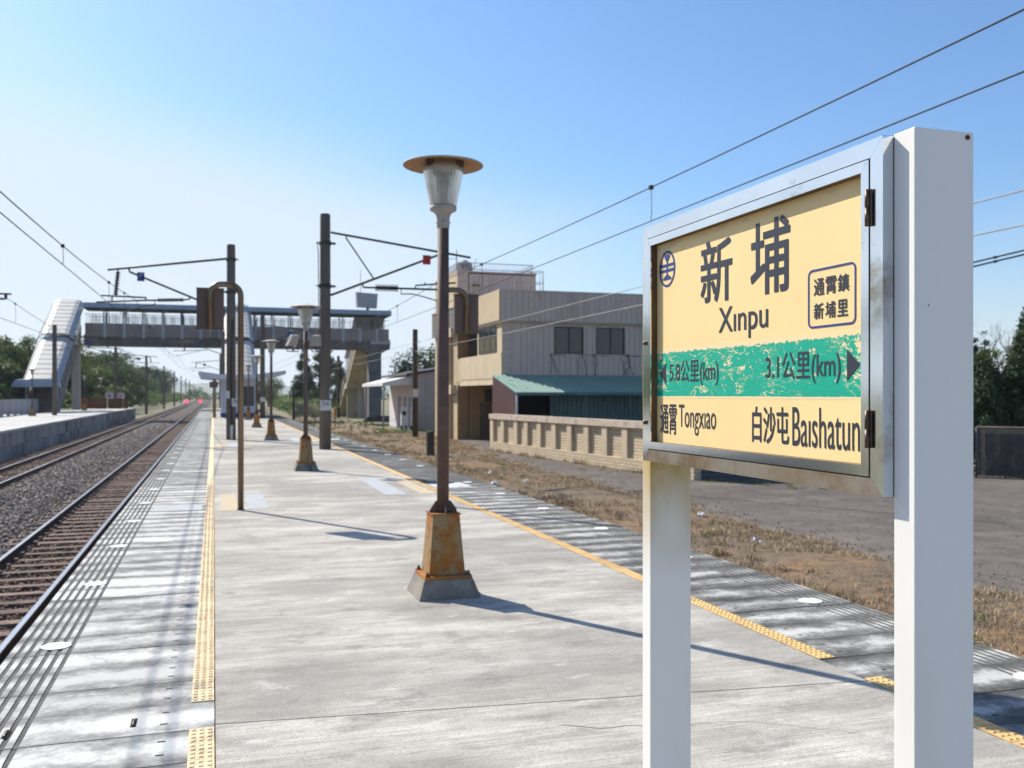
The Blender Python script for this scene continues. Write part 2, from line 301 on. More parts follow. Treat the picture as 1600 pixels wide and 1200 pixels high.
M['roof_blue'] = basic('roof_fascia_blue', (.25, .315, .375), (.21, .27, .32), 1, .4, metal=.2)
M['roof_white'] = basic('roof_sheet_white', (.45, .435, .405), (.38, .37, .35), .8, .5, stain=(.4, .37, .33), sscale=1.5)
M['roof_side'] = basic('roof_side_blue', (.33, .37, .41), (.28, .325, .37), .8, .45)
M['conc_cream'] = basic('cream_concrete', (.46, .40, .29), (.40, .345, .25), 1, .9, stain=(.25, .2, .12), sscale=1.2)
M['conc_grey'] = basic('grey_pillar', (.155, .15, .15), (.11, .108, .11), 1, .8, stain=(.3, .29, .28), sscale=1.5, slo=.6, shi=.75)
M['conc_pale'] = basic('pale_concrete', (.42, .38, .33), (.34, .31, .27), 1.5, .9)
k = NT('frosted_screen'); k.col((.74, .78, .80)); k.set(.3, 0, .3); k.b.inputs['Alpha'].default_value = .14; M['screen'] = k.m
M['shelter_white'] = basic('shelter_white', (.66, .66, .70), (.58, .58, .62), 1.5, .7)
M['shelter_blue'] = basic('shelter_blue', (.03, .06, .22), (.025, .05, .18), 2, .7)
M['grey_box'] = basic('grey_box', (.33, .34, .37), (.29, .3, .33), 1, .6)
M['parapet'] = basic('parapet_grey', (.33, .33, .345), (.28, .28, .295), 1, .85, vary=.06)
M['tank'] = basic('tank_brown', (.26, .22, .19), (.2, .17, .15), 3, .6)
M['litter'] = basic('litter_white', (.75, .76, .78), (.6, .62, .66), 20, .5)
M['hillside'] = basic('hillside', (.06, .10, .03), (.09, .12, .045), .02, .95)
k = NT('red_lens'); k.b.inputs['Emission Color'].default_value = (1, .02, .06, 1); k.b.inputs['Emission Strength'].default_value = 6; k.col((.3, .0, .01)); M['red_light'] = k.m
M['black'] = basic('black_plastic', (.02, .02, .02), None, 8, .5)

# ------------------------------------------------------------------ mesh helpers
def mesh_np(name, V, F, mats, mi=None, smooth=False):
    me = bpy.data.meshes.new(name); V = np.asarray(V, dtype=np.float32); F = np.asarray(F, dtype=np.int32); n, k = F.shape
    me.vertices.add(len(V)); me.vertices.foreach_set('co', V.ravel()); me.loops.add(n * k); me.loops.foreach_set('vertex_index', F.ravel())
    me.polygons.add(n); me.polygons.foreach_set('loop_start', np.arange(0, n * k, k, dtype=np.int32))
    for m in mats: me.materials.append(m)
    if mi is not None: me.polygons.foreach_set('material_index', np.asarray(mi, dtype=np.int32))
    if smooth: me.polygons.foreach_set('use_smooth', np.ones(n, dtype=bool))
    me.update(calc_edges=True); me.validate(); return me
class MB:
    def __init__(s): s.v = []; s.f = []; s.m = []; s.sm = []
    def add(s, vs, fs, mi=0, smooth=False):
        b = len(s.v); s.v += [tuple(q) for q in vs]
        for f in fs: s.f.append(tuple(b + i for i in f)); s.m.append(mi); s.sm.append(smooth)
        return s
    def hexa(s, p, mi=0):   # p: 4 bottom (ccw from above), 4 top
        return s.add(p, [(3, 2, 1, 0), (4, 5, 6, 7), (0, 1, 5, 4), (1, 2, 6, 5), (2, 3, 7, 6), (3, 0, 4, 7)], mi)
    def box(s, x0, x1, y0, y1, z0, z1, mi=0):
        return s.hexa([(x0, y0, z0), (x1, y0, z0), (x1, y1, z0), (x0, y1, z0), (x0, y0, z1), (x1, y0, z1), (x1, y1, z1), (x0, y1, z1)], mi)
    def frust(s, c, a0, b0, z0, a1, b1, z1, mi=0):
        x, y = c
        return s.hexa([(x - a0, y - b0, z0), (x + a0, y - b0, z0), (x + a0, y + b0, z0), (x - a0, y + b0, z0), (x - a1, y - b1, z1), (x + a1, y - b1, z1), (x + a1, y + b1, z1), (x - a1, y + b1, z1)], mi)
    def tube(s, pts, r, n=8, mi=0, caps=True, smooth=True):
        pts = [Vector(p) for p in pts]; rs = r if isinstance(r, (list, tuple)) else [r] * len(pts); rings = []; up = None; b = len(s.v)
        for i, p in enumerate(pts):
            d = (pts[min(i + 1, len(pts) - 1)] - pts[max(i - 1, 0)]).normalized()
            if up is None: up = Vector((0, 0, 1)) if abs(d.z) < .9 else Vector((1, 0, 0))
            a = d.cross(up)
            if a.length < 1e-5: a = d.cross(Vector((0, 1, 0)))
            a.normalize(); c = a.cross(d).normalized(); up = c
            for q in range(n):
                t = 2 * math.pi * q / n; s.v.append(tuple(p + (a * math.cos(t) + c * math.sin(t)) * rs[i]))
        for i in range(len(pts) - 1):
            for q in range(n):
                q2 = (q + 1) % n; s.f.append((b + i * n + q, b + i * n + q2, b + (i + 1) * n + q2, b + (i + 1) * n + q)); s.m.append(mi); s.sm.append(smooth)
        if caps:
            s.f.append(tuple(b + q for q in reversed(range(n)))); s.m.append(mi); s.sm.append(False)
            e = b + (len(pts) - 1) * n; s.f.append(tuple(e + q for q in range(n))); s.m.append(mi); s.sm.append(False)
        return s
    def lathe(s, prof, n=24, c=(0, 0), mi=0, smooth=True, caps=False):
        b = len(s.v)
        for r, z in prof:
            for q in range(n):
                t = 2 * math.pi * q / n; s.v.append((c[0] + r * math.cos(t), c[1] + r * math.sin(t), z))
        for i in range(len(prof) - 1):
            for q in range(n):
                q2 = (q + 1) % n; s.f.append((b + i * n + q, b + i * n + q2, b + (i + 1) * n + q2, b + (i + 1) * n + q)); s.m.append(mi); s.sm.append(smooth)
        if caps:
            s.f.append(tuple(b + q for q in reversed(range(n)))); s.m.append(mi); s.sm.append(False)
            e = b + (len(prof) - 1) * n; s.f.append(tuple(e + q for q in range(n))); s.m.append(mi); s.sm.append(False)
        return s
    def prism(s, poly, axis, a, b_, mi=0):
        """poly: 2d points; axis 'x','y','z': extruded from a to b_ along it"""
        n = len(poly)
        def P(p, t): return {'x': (t, p[0], p[1]), 'y': (p[0], t, p[1]), 'z': (p[0], p[1], t)}[axis]
        vs = [P(p, a) for p in poly] + [P(p, b_) for p in poly]
        fs = [tuple(range(n)), tuple(reversed(range(n, 2 * n)))] + [(i, n + i, n + (i + 1) % n, (i + 1) % n) for i in range(n)]
        return s.add(vs, fs, mi)
    def mesh(s, name, mats):
        me = bpy.data.meshes.new(name); me.from_pydata(s.v, [], s.f)
        for m in (mats if isinstance(mats, (list, tuple)) else [mats]): me.materials.append(m)
        for p, i, q in zip(me.polygons, s.m, s.sm): p.material_index = i; p.use_smooth = q
        me.update(); return me
    def build(s, name, mats, parent=None, loc=None):
        import bmesh
        me = s.mesh(name, mats); bm = bmesh.new(); bm.from_mesh(me); bmesh.ops.recalc_face_normals(bm, faces=bm.faces); bm.to_mesh(me); bm.free()
        return link(name, me, parent, loc)
def link(name, me, parent=None, loc=None):
    o = bpy.data.objects.new(name, me); COL.objects.link(o)
    if parent is not None: o.parent = parent
    if loc is not None: o.location = loc
    return o
def tag(o, label=None, cat=None, group=None, kind=None):
    for k_, v in (('label', label), ('category', cat), ('group', group), ('kind', kind)):
        if v: o[k_] = v
    return o
def thing(name, label, cat, loc=(0, 0, 0), rz=0, group=None):
    o = bpy.data.objects.new(name, None); COL.objects.link(o); o.location = loc; o.rotation_euler = (0, 0, rz); o.empty_display_size = .2
    return tag(o, label, cat, group)
def kids(o): return [c for c in bpy.data.objects if c.parent == o]
def copy_tree(o, loc=None, label=None, rz=None, skip=()):
    c = o.copy(); COL.objects.link(c)
    if loc is not None: c.location = loc
    if rz is not None: c.rotation_euler = (0, 0, rz)
    if label: c['label'] = label
    for ch in kids(o):
        if ch.name.split('.')[0] in skip: continue
        d = ch.copy(); COL.objects.link(d); d.parent = c
        for g in kids(ch):
            e = g.copy(); COL.objects.link(e); e.parent = d
    return c
DG = bpy.context.evaluated_depsgraph_get
def text_mesh(body, bold=0.0, res=6):
    cu = bpy.data.curves.new('lettering', 'FONT'); cu.body = body; cu.size = 1; cu.resolution_u = res; cu.offset = bold
    o = bpy.data.objects.new('lettering', cu); COL.objects.link(o); bpy.context.view_layer.update()
    me = bpy.data.meshes.new_from_object(o.evaluated_get(DG())); COL.objects.unlink(o); bpy.data.objects.remove(o); bpy.data.curves.remove(cu)
    return me
def text(name, body, x0, x1, z0, z1, y, mat, parent, bold=0.0):
    """flat print facing -Y, fitted to the rectangle; bold = stroke thickening in metres (shifted copies)"""
    me = text_mesh(body, 0); n = len(me.vertices); co = np.empty(n * 3, dtype=np.float32); me.vertices.foreach_get('co', co); co = co.reshape(-1, 3)
    F = [tuple(p.vertices) for p in me.polygons]; lo, hi = co.min(0), co.max(0); V = []; G = []
    sh = [(0, 0)] if not bold else [(-bold, -bold), (bold, -bold), (-bold, bold), (bold, bold), (0, 0)]
    for q, (a, b) in enumerate(sh):
        o = np.empty_like(co); o[:, 0] = x0 + bold + (co[:, 0] - lo[0]) / (hi[0] - lo[0]) * (x1 - x0 - 2 * bold) + a
        o[:, 2] = z0 + bold + (co[:, 1] - lo[1]) / (hi[1] - lo[1]) * (z1 - z0 - 2 * bold) + b; o[:, 1] = y - q * 3e-5
        V.append(o); G += [tuple(q * n + i for i in f) for f in F]
    m2 = bpy.data.meshes.new(name); m2.from_pydata(np.concatenate(V).tolist(), [], G); m2.materials.append(mat); m2.update(); return link(name, m2, parent)

# ================================================================== LARGE STRUCTURE
YEND = 112.0
def zg(Y): return -.85 - .45 * min(max((Y - 50) / 45, 0), 1)
# ground: one big sheet; flat at the track, dry soil to the right
def sheet(name, xs, ys, zf, mat, kind='structure'):
    xs, ys = np.asarray(xs, float), np.asarray(ys, float); V = [(x, y, zf(x, y)) for y in ys for x in xs]; nx = len(xs)
    F = [(j * nx + i, j * nx + i + 1, (j + 1) * nx + i + 1, (j + 1) * nx + i) for j in range(len(ys) - 1) for i in range(nx - 1)]
    o = link(name, mesh_np(name, V, F, [mat], smooth=True)); o['kind'] = kind; return o
def gz(x, y):
    if x > 4.6: return zg(y) - (.3 if y < 96 else .1) if x < 200 else -1.3
    return -1.36
xs = np.r_[-5000, -1500, -500, -150, -60, -30, -16, 4.6, 4.66, 6, 8, 10, 14, 20, 35, 60, 150, 500, 1500, 5000]; ys = np.r_[-60, -10, 0, 10, 20, 30, 40, 50, 60, 70, 80, 95, 110, 140, 200, 400, 900, 2500, 7000]
ground = sheet('ground', xs, ys, gz, M['field'])
# dry soil strip with gentle bumps
def hn(x, y): return .035 * math.sin(x * 1.7 + y * .6) + .03 * math.sin(x * .9 - y * 1.3 + 2) + .02 * math.sin(x * 3.1 + y * 2.3)
soil = sheet('dry_soil_strip', np.linspace(4.64, 13, 30), np.linspace(-4, 120, 260), lambda x, y: zg(y) + .05 + hn(x, y) * min(1, (x - 4.6) * 1.5) * (1 if x < 9 else .3), M['soil'])
# old asphalt lot with a ragged edge
def lot_edge(y):
    return float(np.interp(y, [-5, 8, 18, 25, 32, 42, 50, 58], [8.9, 9.0, 9.7, 9.85, 10.2, 11.4, 12.4, 13.2])) + .16 * math.sin(y * 1.1) + .1 * math.sin(y * 2.9 + 1) + .06 * math.sin(y * 6.1)
ysl = np.linspace(-5, 58, 240); V = []; F = []
for j, y in enumerate(ysl):
    e = lot_edge(y)
    V += [(e - .12, y, zg(y) - .08), (e + .02, y, zg(y) + .072), (e + .8, y, zg(y) + .1), (16.0, y, zg(y) + .1), (45.0, y, zg(y) + .1)]
    if j: F += [((j - 1) * 5 + i, (j - 1) * 5 + i + 1, j * 5 + i + 1, j * 5 + i) for i in range(4)]
lot = link('asphalt_lot', mesh_np('asphalt_lot', V, F, [M['asphalt']], smooth=True)); lot['kind'] = 'structure'
# ---- track bed
V = []; prof = [(-8.7, -1.34), (-8.2, -1.24), (-7.4, -1.18), (-5.7, -1.18), (-5.3, -1.13), (-4.6, -1.14), (-3.9, -1.13), (-3.5, -1.18), (-1.8, -1.18), (-1.1, -1.22)]
bed = MB(); yy = [-3, 60, 150, 400, 1200]
for a, b in zip(yy, yy[1:]):
    for p, q in zip(prof, prof[1:]): bed.add([(p[0], a, p[1]), (q[0], a, q[1]), (q[0], b, q[1]), (p[0], b, p[1])], [(0, 1, 2, 3)])
bedo = bed.build('ballast_bed', M['ballast_bed']); bedo['kind'] = 'structure'
RAILX = (-7.085, -5.955, -3.205, -2.075)
def rail_mb(x, y0, y1):
    mb = MB(); P = [(-.065, -1.118), (.065, -1.118), (.065, -1.106), (.012, -1.092), (.012, -1.05), (.036, -1.035), (.036, -1.003), (.03, -1.0), (-.03, -1.0), (-.036, -1.003), (-.036, -1.035), (-.012, -1.05), (-.012, -1.092), (-.065, -1.106)]
    P = [(x + a, b) for a, b in P]; mb.prism(P, 'y', y0, y1)
    mb.m[2 + 7] = 1
    return mb
tracks = []
for nm, (a, b) in (('near_track', RAILX[2:]), ('far_track', RAILX[:2])):
    tr = thing('railway_track', None, None, (0, 0, 0)); tr['kind'] = 'structure'; tracks.append(tr)
    for x in (a, b): rail_mb(x, -3, 1200).build('rail', [M['rust_rail'], M['rail_top']], tr)
    sb = MB(); sb.hexa([(-1.0, -.13, -1.3), (1.0, -.13, -1.3), (1.0, .13, -1.3), (-1.0, .13, -1.3), (-1.0, -.1, -1.12), (1.0, -.1, -1.12), (1.0, .1, -1.12), (-1.0, .1, -1.12)])
    for sx in (-.565, .565):
        for s_ in (-.1, .1): sb.box(sx + s_ - .03, sx + s_ + .03, -.06, .06, -1.12, -1.085)
    sm = sb.mesh('sleeper', [M['sleeper']]); cx = (a + b) / 2; y = 6.0 if a > -4 else 25.0; n = 0
    while n < 90:
        link('sleeper', sm, tr, (cx + random.uniform(-.01, .01), y, random.uniform(-.012, .008) + (0 if a > -4 else -.02))).rotation_euler = (random.uniform(-.03, .03), random.uniform(-.006, .006), random.uniform(-.02, .02)); y += .58; n += 1
    far = MB()
    while y < 260:
        far.box(cx - 1, cx + 1, y - .1, y + .1, -1.25, -1.12); y += .58
    fo = far.build('far_sleepers', M['sleeper'], tr); fo['kind'] = 'stuff'
# ballast stones
def stones(name, mat, X, Y, Z, size):
    n = len(X); base = np.array([(1, 0, 0), (-1, 0, 0), (0, 1, 0), (0, -1, 0), (0, 0, 1), (0, 0, -1)], float); fc = np.array([(0, 2, 4), (2, 1, 4), (1, 3, 4), (3, 0, 4), (2, 0, 5), (1, 2, 5), (3, 1, 5), (0, 3, 5)])
    A = RNG.normal(size=(n, 3, 3)); Q, _ = np.linalg.qr(A)
    P = base[None] * RNG.uniform(.55, 1.2, (n, 6, 1)) * np.array([1, .8, .7]) ; P = np.einsum('nij,nkj->nki', Q, P) * size[:, None, None]
    P += np.stack([X, Y, Z], 1)[:, None]
    F = (fc[None] + (np.arange(n) * 6)[:, None, None]).reshape(-1, 3)
    o = link(name, mesh_np(name, P.reshape(-1, 3), F, [mat])); o['kind'] = 'stuff'; return o
def bedz(X): return np.interp(X, [p[0] for p in prof], [p[1] for p in prof])
def pick(n, x0, x1, y0, y1, power=1.7):
    Y = y0 + (y1 - y0) * RNG.random(n) ** power; return RNG.uniform(x0, x1, n), Y
X, Y = pick(26000, -5.75, -3.45, 15, 110, 2.0); stones('grey_ballast', M['stone_grey'], X, Y, bedz(X) + RNG.uniform(-.01, .05, len(X)) + .07 * np.exp(-((X + 4.6) / .8) ** 2), RNG.uniform(.022, .05, len(X)) * (1 + Y / 140))
X, Y = pick(34000, -3.55, -1.5, 6, 80, 1.9); keep = np.abs(X + 3.205) > .07; keep &= np.abs(X + 2.075) > .07; ph = np.abs(((Y - 6.0) / .58 + .5) % 1 - .5) * .58; keep &= (ph > .10) | (RNG.random(len(X)) < .16); X, Y = X[keep], Y[keep]
stones('brown_ballast', M['stone_brown'], X, Y, bedz(X) + RNG.uniform(-.01, .05, len(X)), RNG.uniform(.022, .042, len(X)) * (1 + Y / 140))
X, Y = pick(9000, -8.2, -5.75, 28, 120, 1.6); stones('far_track_ballast', M['stone_brown'], X, Y, bedz(X) + RNG.uniform(-.01, .05, len(X)), RNG.uniform(.03, .055, len(X)) * (1 + Y / 160))

# ---- island platform
plat = MB(); plat.box(-1.05, 4.6, -5, YEND, -1.35, -.105); plato = plat.build('platform', M['core']); plato['kind'] = 'structure'
cuts = [-5.0, 4.725, 17.2, 29.4, 41.7, 54, 66, 78, 90, YEND]
def jy(k_, x): return cuts[k_] if k_ in (0, len(cuts) - 1) else cuts[k_] - .114 * x
for i in range(len(cuts) - 1):
    g = .006; x0, x1 = .008, 3.475
    mb = MB(); q = [(x0, jy(i, x0) + g), (x1, jy(i, x1) + g), (x1, jy(i + 1, x1) - g), (x0, jy(i + 1, x0) - g)]
    mb.hexa([(a, b, -.1) for a, b in q] + [(a, b, 0.0) for a, b in q]); mb.build('floor_slab', M['platform'], plato)
PITCH = .4035
def slab_mesh(mirror, plate=False):
    """paving slab: long axis across the platform, lengthwise ribs at the outer end, two lifting slots at the inner end"""
    L = 1.203; hw = PITCH / 2 - .0035; top = [(0, 0, 0)]; x = L
    prof_ = []                                           # (distance from inner end, z, material of the strip that follows)
    prof_.append((0, 0, 0)); r0 = L - .358; step = .0585
    for q in range(6):
        a = r0 + q * step; prof_ += [(a, 0, 1), (a + .003, -.005, 1), (a + .024, -.005, 1), (a + .027, 0, 0)]
    prof_.append((L, 0, 0)); mb = MB(); sg = 1 if mirror else -1
    n = len(prof_)
    for (a, za, m), (b, zb, _) in zip(prof_, prof_[1:]):
        v = [(sg * a, -hw, za), (sg * b, -hw, zb), (sg * b, hw, zb), (sg * a, hw, za)]; mb.add(v, [(0, 1, 2, 3)], m)
    xs_ = [p[0] * sg for p in prof_]
    for s_ in (-1, 1):
        v = [(p[0] * sg, s_ * hw, p[1]) for p in prof_] + [(0, s_ * hw, -.09), (L * sg, s_ * hw, -.09)]
        for q in range(n - 1): mb.add([v[q], v[q + 1], (v[q + 1][0], s_ * hw, -.09), (v[q][0], s_ * hw, -.09)], [(0, 1, 2, 3)])
    mb.add([(L * sg, -hw, 0), (L * sg, hw, 0), (L * sg, hw, -.09), (L * sg, -hw, -.09)], [(0, 1, 2, 3)]); mb.add([(0, -hw, 0), (0, hw, 0), (0, hw, -.09), (0, -hw, -.09)], [(0, 1, 2, 3)])
    for yy_ in (-.085, .085):
        mb.add([(sg * .215, yy_ - .006, .001), (sg * .25, yy_ - .006, .001), (sg * .25, yy_ + .009, .001), (sg * .215, yy_ + .009, .001)], [(0, 1, 2, 3)], 2)
    return mb
lm = slab_mesh(False); rm = slab_mesh(True)
def fix(me):
    import bmesh
    bm = bmesh.new(); bm.from_mesh(me); bmesh.ops.recalc_face_normals(bm, faces=bm.faces); bm.to_mesh(me); bm.free(); return me
def slab_final(mb, mats): return fix(mb.mesh('edge_slab', mats))
SLm = slab_final(lm, [M['slab'], M['groove'], M['hole']]); SRm = slab_final(rm, [M['slab_dirty'], M['groove'], M['hole']])
tl = MB(); tl.box(-.056, .056, -.0985, .0985, 0, .005)
for i in range(3):
    for j in range(4): tl.frust((-.036 + .036 * i, -.072 + .048 * j), .012, .015, .005, .007, .01, .0095)
TM = fix(tl.mesh('tactile_tile', [M['tactile']])); TM2 = fix(tl.mesh('tactile_tile', [M['tactile_deep']]))
dm = MB(); dm.lathe([(.088, 0), (.088, .004), (.001, .0045)], 28, smooth=False); DM = fix(dm.mesh('boarding_dot', [M['white_paint']]))
def edge_row(x_in, me, first, nind, sgn, gap_k, dot_first, dot_x, tile_x):
    for k_ in range(nind):
        y = first + k_ * PITCH
        link('edge_slab', me, plato, (x_in, y, random.uniform(-.002, .0015)))
        if k_ != gap_k:
            for d in (-.1008, .1008): link('tactile_tile', TM if sgn < 0 else TM2, plato, (tile_x + random.uniform(-.001, .001), y + d, .0015))
    y0 = first + nind * PITCH; n2 = int((YEND - y0) / PITCH)
    # beyond: the same slabs joined
    tri = np.array([v.co[:] for v in me.vertices]); fl = [tuple(p.vertices) for p in me.polygons]; mi = [p.material_index for p in me.polygons]
    V = []; F = []; MI = []
    for q in range(n2):
        if q > 120: break
        b = q * len(tri); V.append(tri + np.array([x_in, y0 + q * PITCH, RNG.uniform(-.003, .002)])); F += [tuple(b + i for i in f) for f in fl]; MI += mi
    me2 = bpy.data.meshes.new('far_edge_slabs'); me2.from_pydata(np.concatenate(V).tolist(), [], F)
    for m_ in me.materials: me2.materials.append(m_)
    me2.polygons.foreach_set('material_index', MI); me2.update(); o = link('far_edge_slabs', me2, plato); o['kind'] = 'stuff'
    ye = y0 + min(n2, 121) * PITCH
    rest = MB(); rest.box(min(x_in, x_in + sgn * 1.2), max(x_in, x_in + sgn * 1.2), ye, YEND, -.09, 0); o = rest.build('far_edge_paving', me.materials[0], plato); o['kind'] = 'stuff'
    tb = MB(); yt = y0 - PITCH / 2
    while yt < YEND - .3:
        tb.box(tile_x - .056, tile_x + .056, yt + .002, yt + .197, 0, .0075); yt += .2
    o = tb.build('far_tactile_tiles', M['tactile'] if sgn < 0 else M['tactile_deep'], plato); o['kind'] = 'stuff'
    y = dot_first; n = 0
    while y < 75:
        link('boarding_dot', DM, plato, (dot_x, y, .0015)); y += 2.035; n += 1
edge_row(.003, SLm, 4.88 - 5 * PITCH, 36, -1, 5, 4.45, -.952, -.054)
edge_row(3.478, SRm, 4.56 - 5 * PITCH, 34, 1, 5, 4.09, 4.39, 3.535)
for (x, y) in ((-.37, 4.86), (-.93, 4.88)):
    hb = MB(); hb.box(-.013, .013, -.06, .06, .0022, .0032, 1); hb.tube([(0, -.055, .004), (0, -.045, .009), (0, .03, .009), (0, .04, .004)], .0055, 6)
    hb.build('lifting_handle', [M['hinge'], M['hole']], plato, (x, y, 0))
def paint(name, x0, x1, y0, y1, mat, z=.004):
    mb = MB(); mb.box(x0, x1, y0, y1, z - .003, z); return mb.build(name, mat, plato)
for (yy0, yy1, s_) in ((13.3, 15.5, 1), (29.2, 31.4, 1), (58, 61, 1)):
    paint('yellow_marking', .08, .33, yy0, yy1, M['worn_yellow']); paint('blue_marking', .46, .74, yy0 + .1, yy1 - .05, M['worn_blue'])
for (yy0, yy1) in ((14.6, 17.1), (32, 34.4)):
    paint('yellow_marking', 3.17, 3.42, yy0, yy1, M['worn_yellow']); paint('blue_marking', 2.6, 2.95, yy0, yy1 + .6, M['worn_blue'])
    paint('white_marking', 3.62, 4.25, yy0 + .9, yy0 + 1.7, M['worn_white'], .005)
paint('white_marking', -.8, -.15, 13.5, 14.2, M['worn_blue'], .005); paint('white_marking', -.8, -.13, 20.2, 20.38, M['worn_white'], .005)

for (x, y, a0, n) in ((.9, 6.9, .3, 26), (2.6, 9.6, 2.2, 30), (1.6, 4.2, -.15, 22), (.5, 11.5, .9, 24)):
    mb = MB(); p = Vector((x, y)); a = a0
    for i in range(n):
        a += random.uniform(-.45, .45); a = a0 + (a - a0) * .8; q = p + Vector((math.cos(a), math.sin(a))) * random.uniform(.04, .09)
        if not (.03 < q.x < 3.45): break
        w = .0014 * (1 - i / n) + .0006; nn = Vector((-math.sin(a), math.cos(a))) * w; mb.add([(p.x - nn.x, p.y - nn.y, .0012), (q.x - nn.x, q.y - nn.y, .0012), (q.x + nn.x, q.y + nn.y, .0012), (p.x + nn.x, p.y + nn.y, .0012)], [(0, 1, 2, 3)]); p = q
    mb.build('crack', M['hole'], plato)
# ---- far (side) platform with a block-built face
sp_ = MB(); sp_.box(-16.5, -8.95, 25, 119, -1.4, -.12); spo = sp_.build('side_platform', M['core']); spo['kind'] = 'structure'
tp = MB(); tp.box(-16.6, -8.78, 25, 119.1, -.118, 0); tp.build('floor_slab', basic('side_platform_top', (.50, .49, .46), (.4, .39, .37), .6, .9, stretch=(1, .3, 1)), spo)
yb = 30.0
while yb < 118:
    L = random.uniform(1.3, 1.9)
    for (z0, z1) in ((-1.4, -.78), (-.77, -.13)):
        mb = MB(); d = random.uniform(-.015, .015); mb.box(-.07, .07, .01, L - .015, z0, z1); mb.build('stone_block', M['block'], spo, (-8.9 + d, yb + (0 if z0 < -1 else L * .45), 0))
    yb += L

# ---- hills far away
for (nm, x0, x1, yd, h, sd) in (('hills', -2600, 3200, 3400, 46, 1), ('hills', -1500, 2600, 2300, 20, 5)):
    xs_ = np.linspace(x0, x1, 90); V = []; F = []
    for i, x in enumerate(xs_):
        hh = h * (.55 + .3 * math.sin(x * .0031 + sd) + .2 * math.sin(x * .0083 + 2 * sd) + .08 * math.sin(x * .027)); V += [(x, yd, -4), (x, yd + 200, hh), (x, yd + 500, -4)]
        if i: F += [((i - 1) * 3 + q, i * 3 + q, i * 3 + q + 1, (i - 1) * 3 + q + 1) for q in range(2)]
    o = link(nm, mesh_np(nm, V, F, [M['hillside']], smooth=True)); o['kind'] = 'structure'

# ---- footbridge over the tracks
BY = 104.0
br = thing('footbridge', 'covered concrete footbridge spanning both tracks behind the lamps', 'footbridge', (0, BY, 0))
X0, X1, BW = -12.7, 18.95, 3.2
def part(mb, name, mats, par): return mb.build(name, mats, par)
b = MB(); b.box(X0, X1, .05, BW - .05, 6.65, 7.62); part(b, 'girder', M['bridge_conc'], br)
b = MB(); b.box(X0, X1, .06, BW - .06, 7.622, 7.75); part(b, 'deck', M['bridge_conc'], br)
postx = [-10.72 + 1.88 * i for i in range(16)]
for y0 in (0.0, BW - .06):
    ex = [X0] + [p for p in postx if X0 < p < X1] + [X1]
    for a, c in zip(ex, ex[1:]):
        if c - a < .3: continue
        mid = (a + c) / 2
        for (p, q) in ((a + .13, mid - .012), (mid + .012, c - .13)):
            mb = MB(); mb.box(p, q, y0, y0 + .06, 7.58, 8.93); part(mb, 'parapet_panel', M['bridge_panel'], br)
        if a < 12.5: mb = MB(); mb.box(a + .16, c - .16, y0 + .02, y0 + .035, 8.95, 9.85); part(mb, 'screen', M['screen'], br)
        mb = MB()
        mb.box(a + .13, c - .13, y0 + .01, y0 + .05, 9.86, 9.91)
        for q in (mid - .12, mid + .12): mb.box(q - .022, q + .022, y0 + .005, y0 + .05, 8.93, 9.86)
        part(mb, 'rail', M['bridge_steel'], br)
    for p in postx:
        if p > X1: continue
        mb = MB(); mb.box(p - .125, p + .125, y0 - .02, y0 + .08, 7.45, 8.95); part(mb, 'column', M['bridge_post'], br)
        mb = MB(); mb.box(p - .14, p - .02, y0, y0 + .08, 8.951, 10.42); mb.box(p + .06, p + .17, y0, y0 + .08, 8.951, 9.95); mb.box(p + .08, p + .12, y0, y0 + .08, 9.951, 10.42); part(mb, 'post', M['bridge_steel'], br)
rf = MB(); rf.box(X0, X1 + .1, -.42, BW + .42, 10.43, 10.53); rfo = part(rf, 'roof', M['roof_dark'], br)
x = X0
while x < X1:
    x2 = min(x + 1.42, X1 + .1); mb = MB(); mb.prism([(-.45, 10.5), (-.40, 11.0), (BW + .40, 11.0), (BW + .45, 10.5)], 'x', x + .012, x2 - .012); part(mb, 'fascia', M['roof_blue'], rfo); x = x2
gb = MB(); gb.box(X1 - 2.2, X1 + .05, -.02, .0, 7.25, 7.57); gb.box(X1 - .02, X1 + .05, 0, BW, 7.0, 7.57); part(gb, 'end_cap', M['bridge_post'], br)
# pillars
for (px, py, w, h0) in ((-13.6, 1.6, .38, 0), (1.2, 1.6, .35, 0)):
    mb = MB(); mb.box(px - w, px + w, py - .4, py + .4, h0 - .05, 6.64); part(mb, 'pillar', M['conc_pale'], br)
mb = MB(); mb.box(16.6, 18.0, .2, 1.6, -1.4, 6.2); mb.hexa([(16.6, .2, 6.2), (18.0, .2, 6.2), (18.0, 2.8, 6.2), (16.6, 2.8, 6.2), (16.0, .1, 6.64), (18.8, .1, 6.64), (18.8, 3, 6.64), (16.0, 3, 6.64)]); part(mb, 'pillar', M['conc_grey'], br)
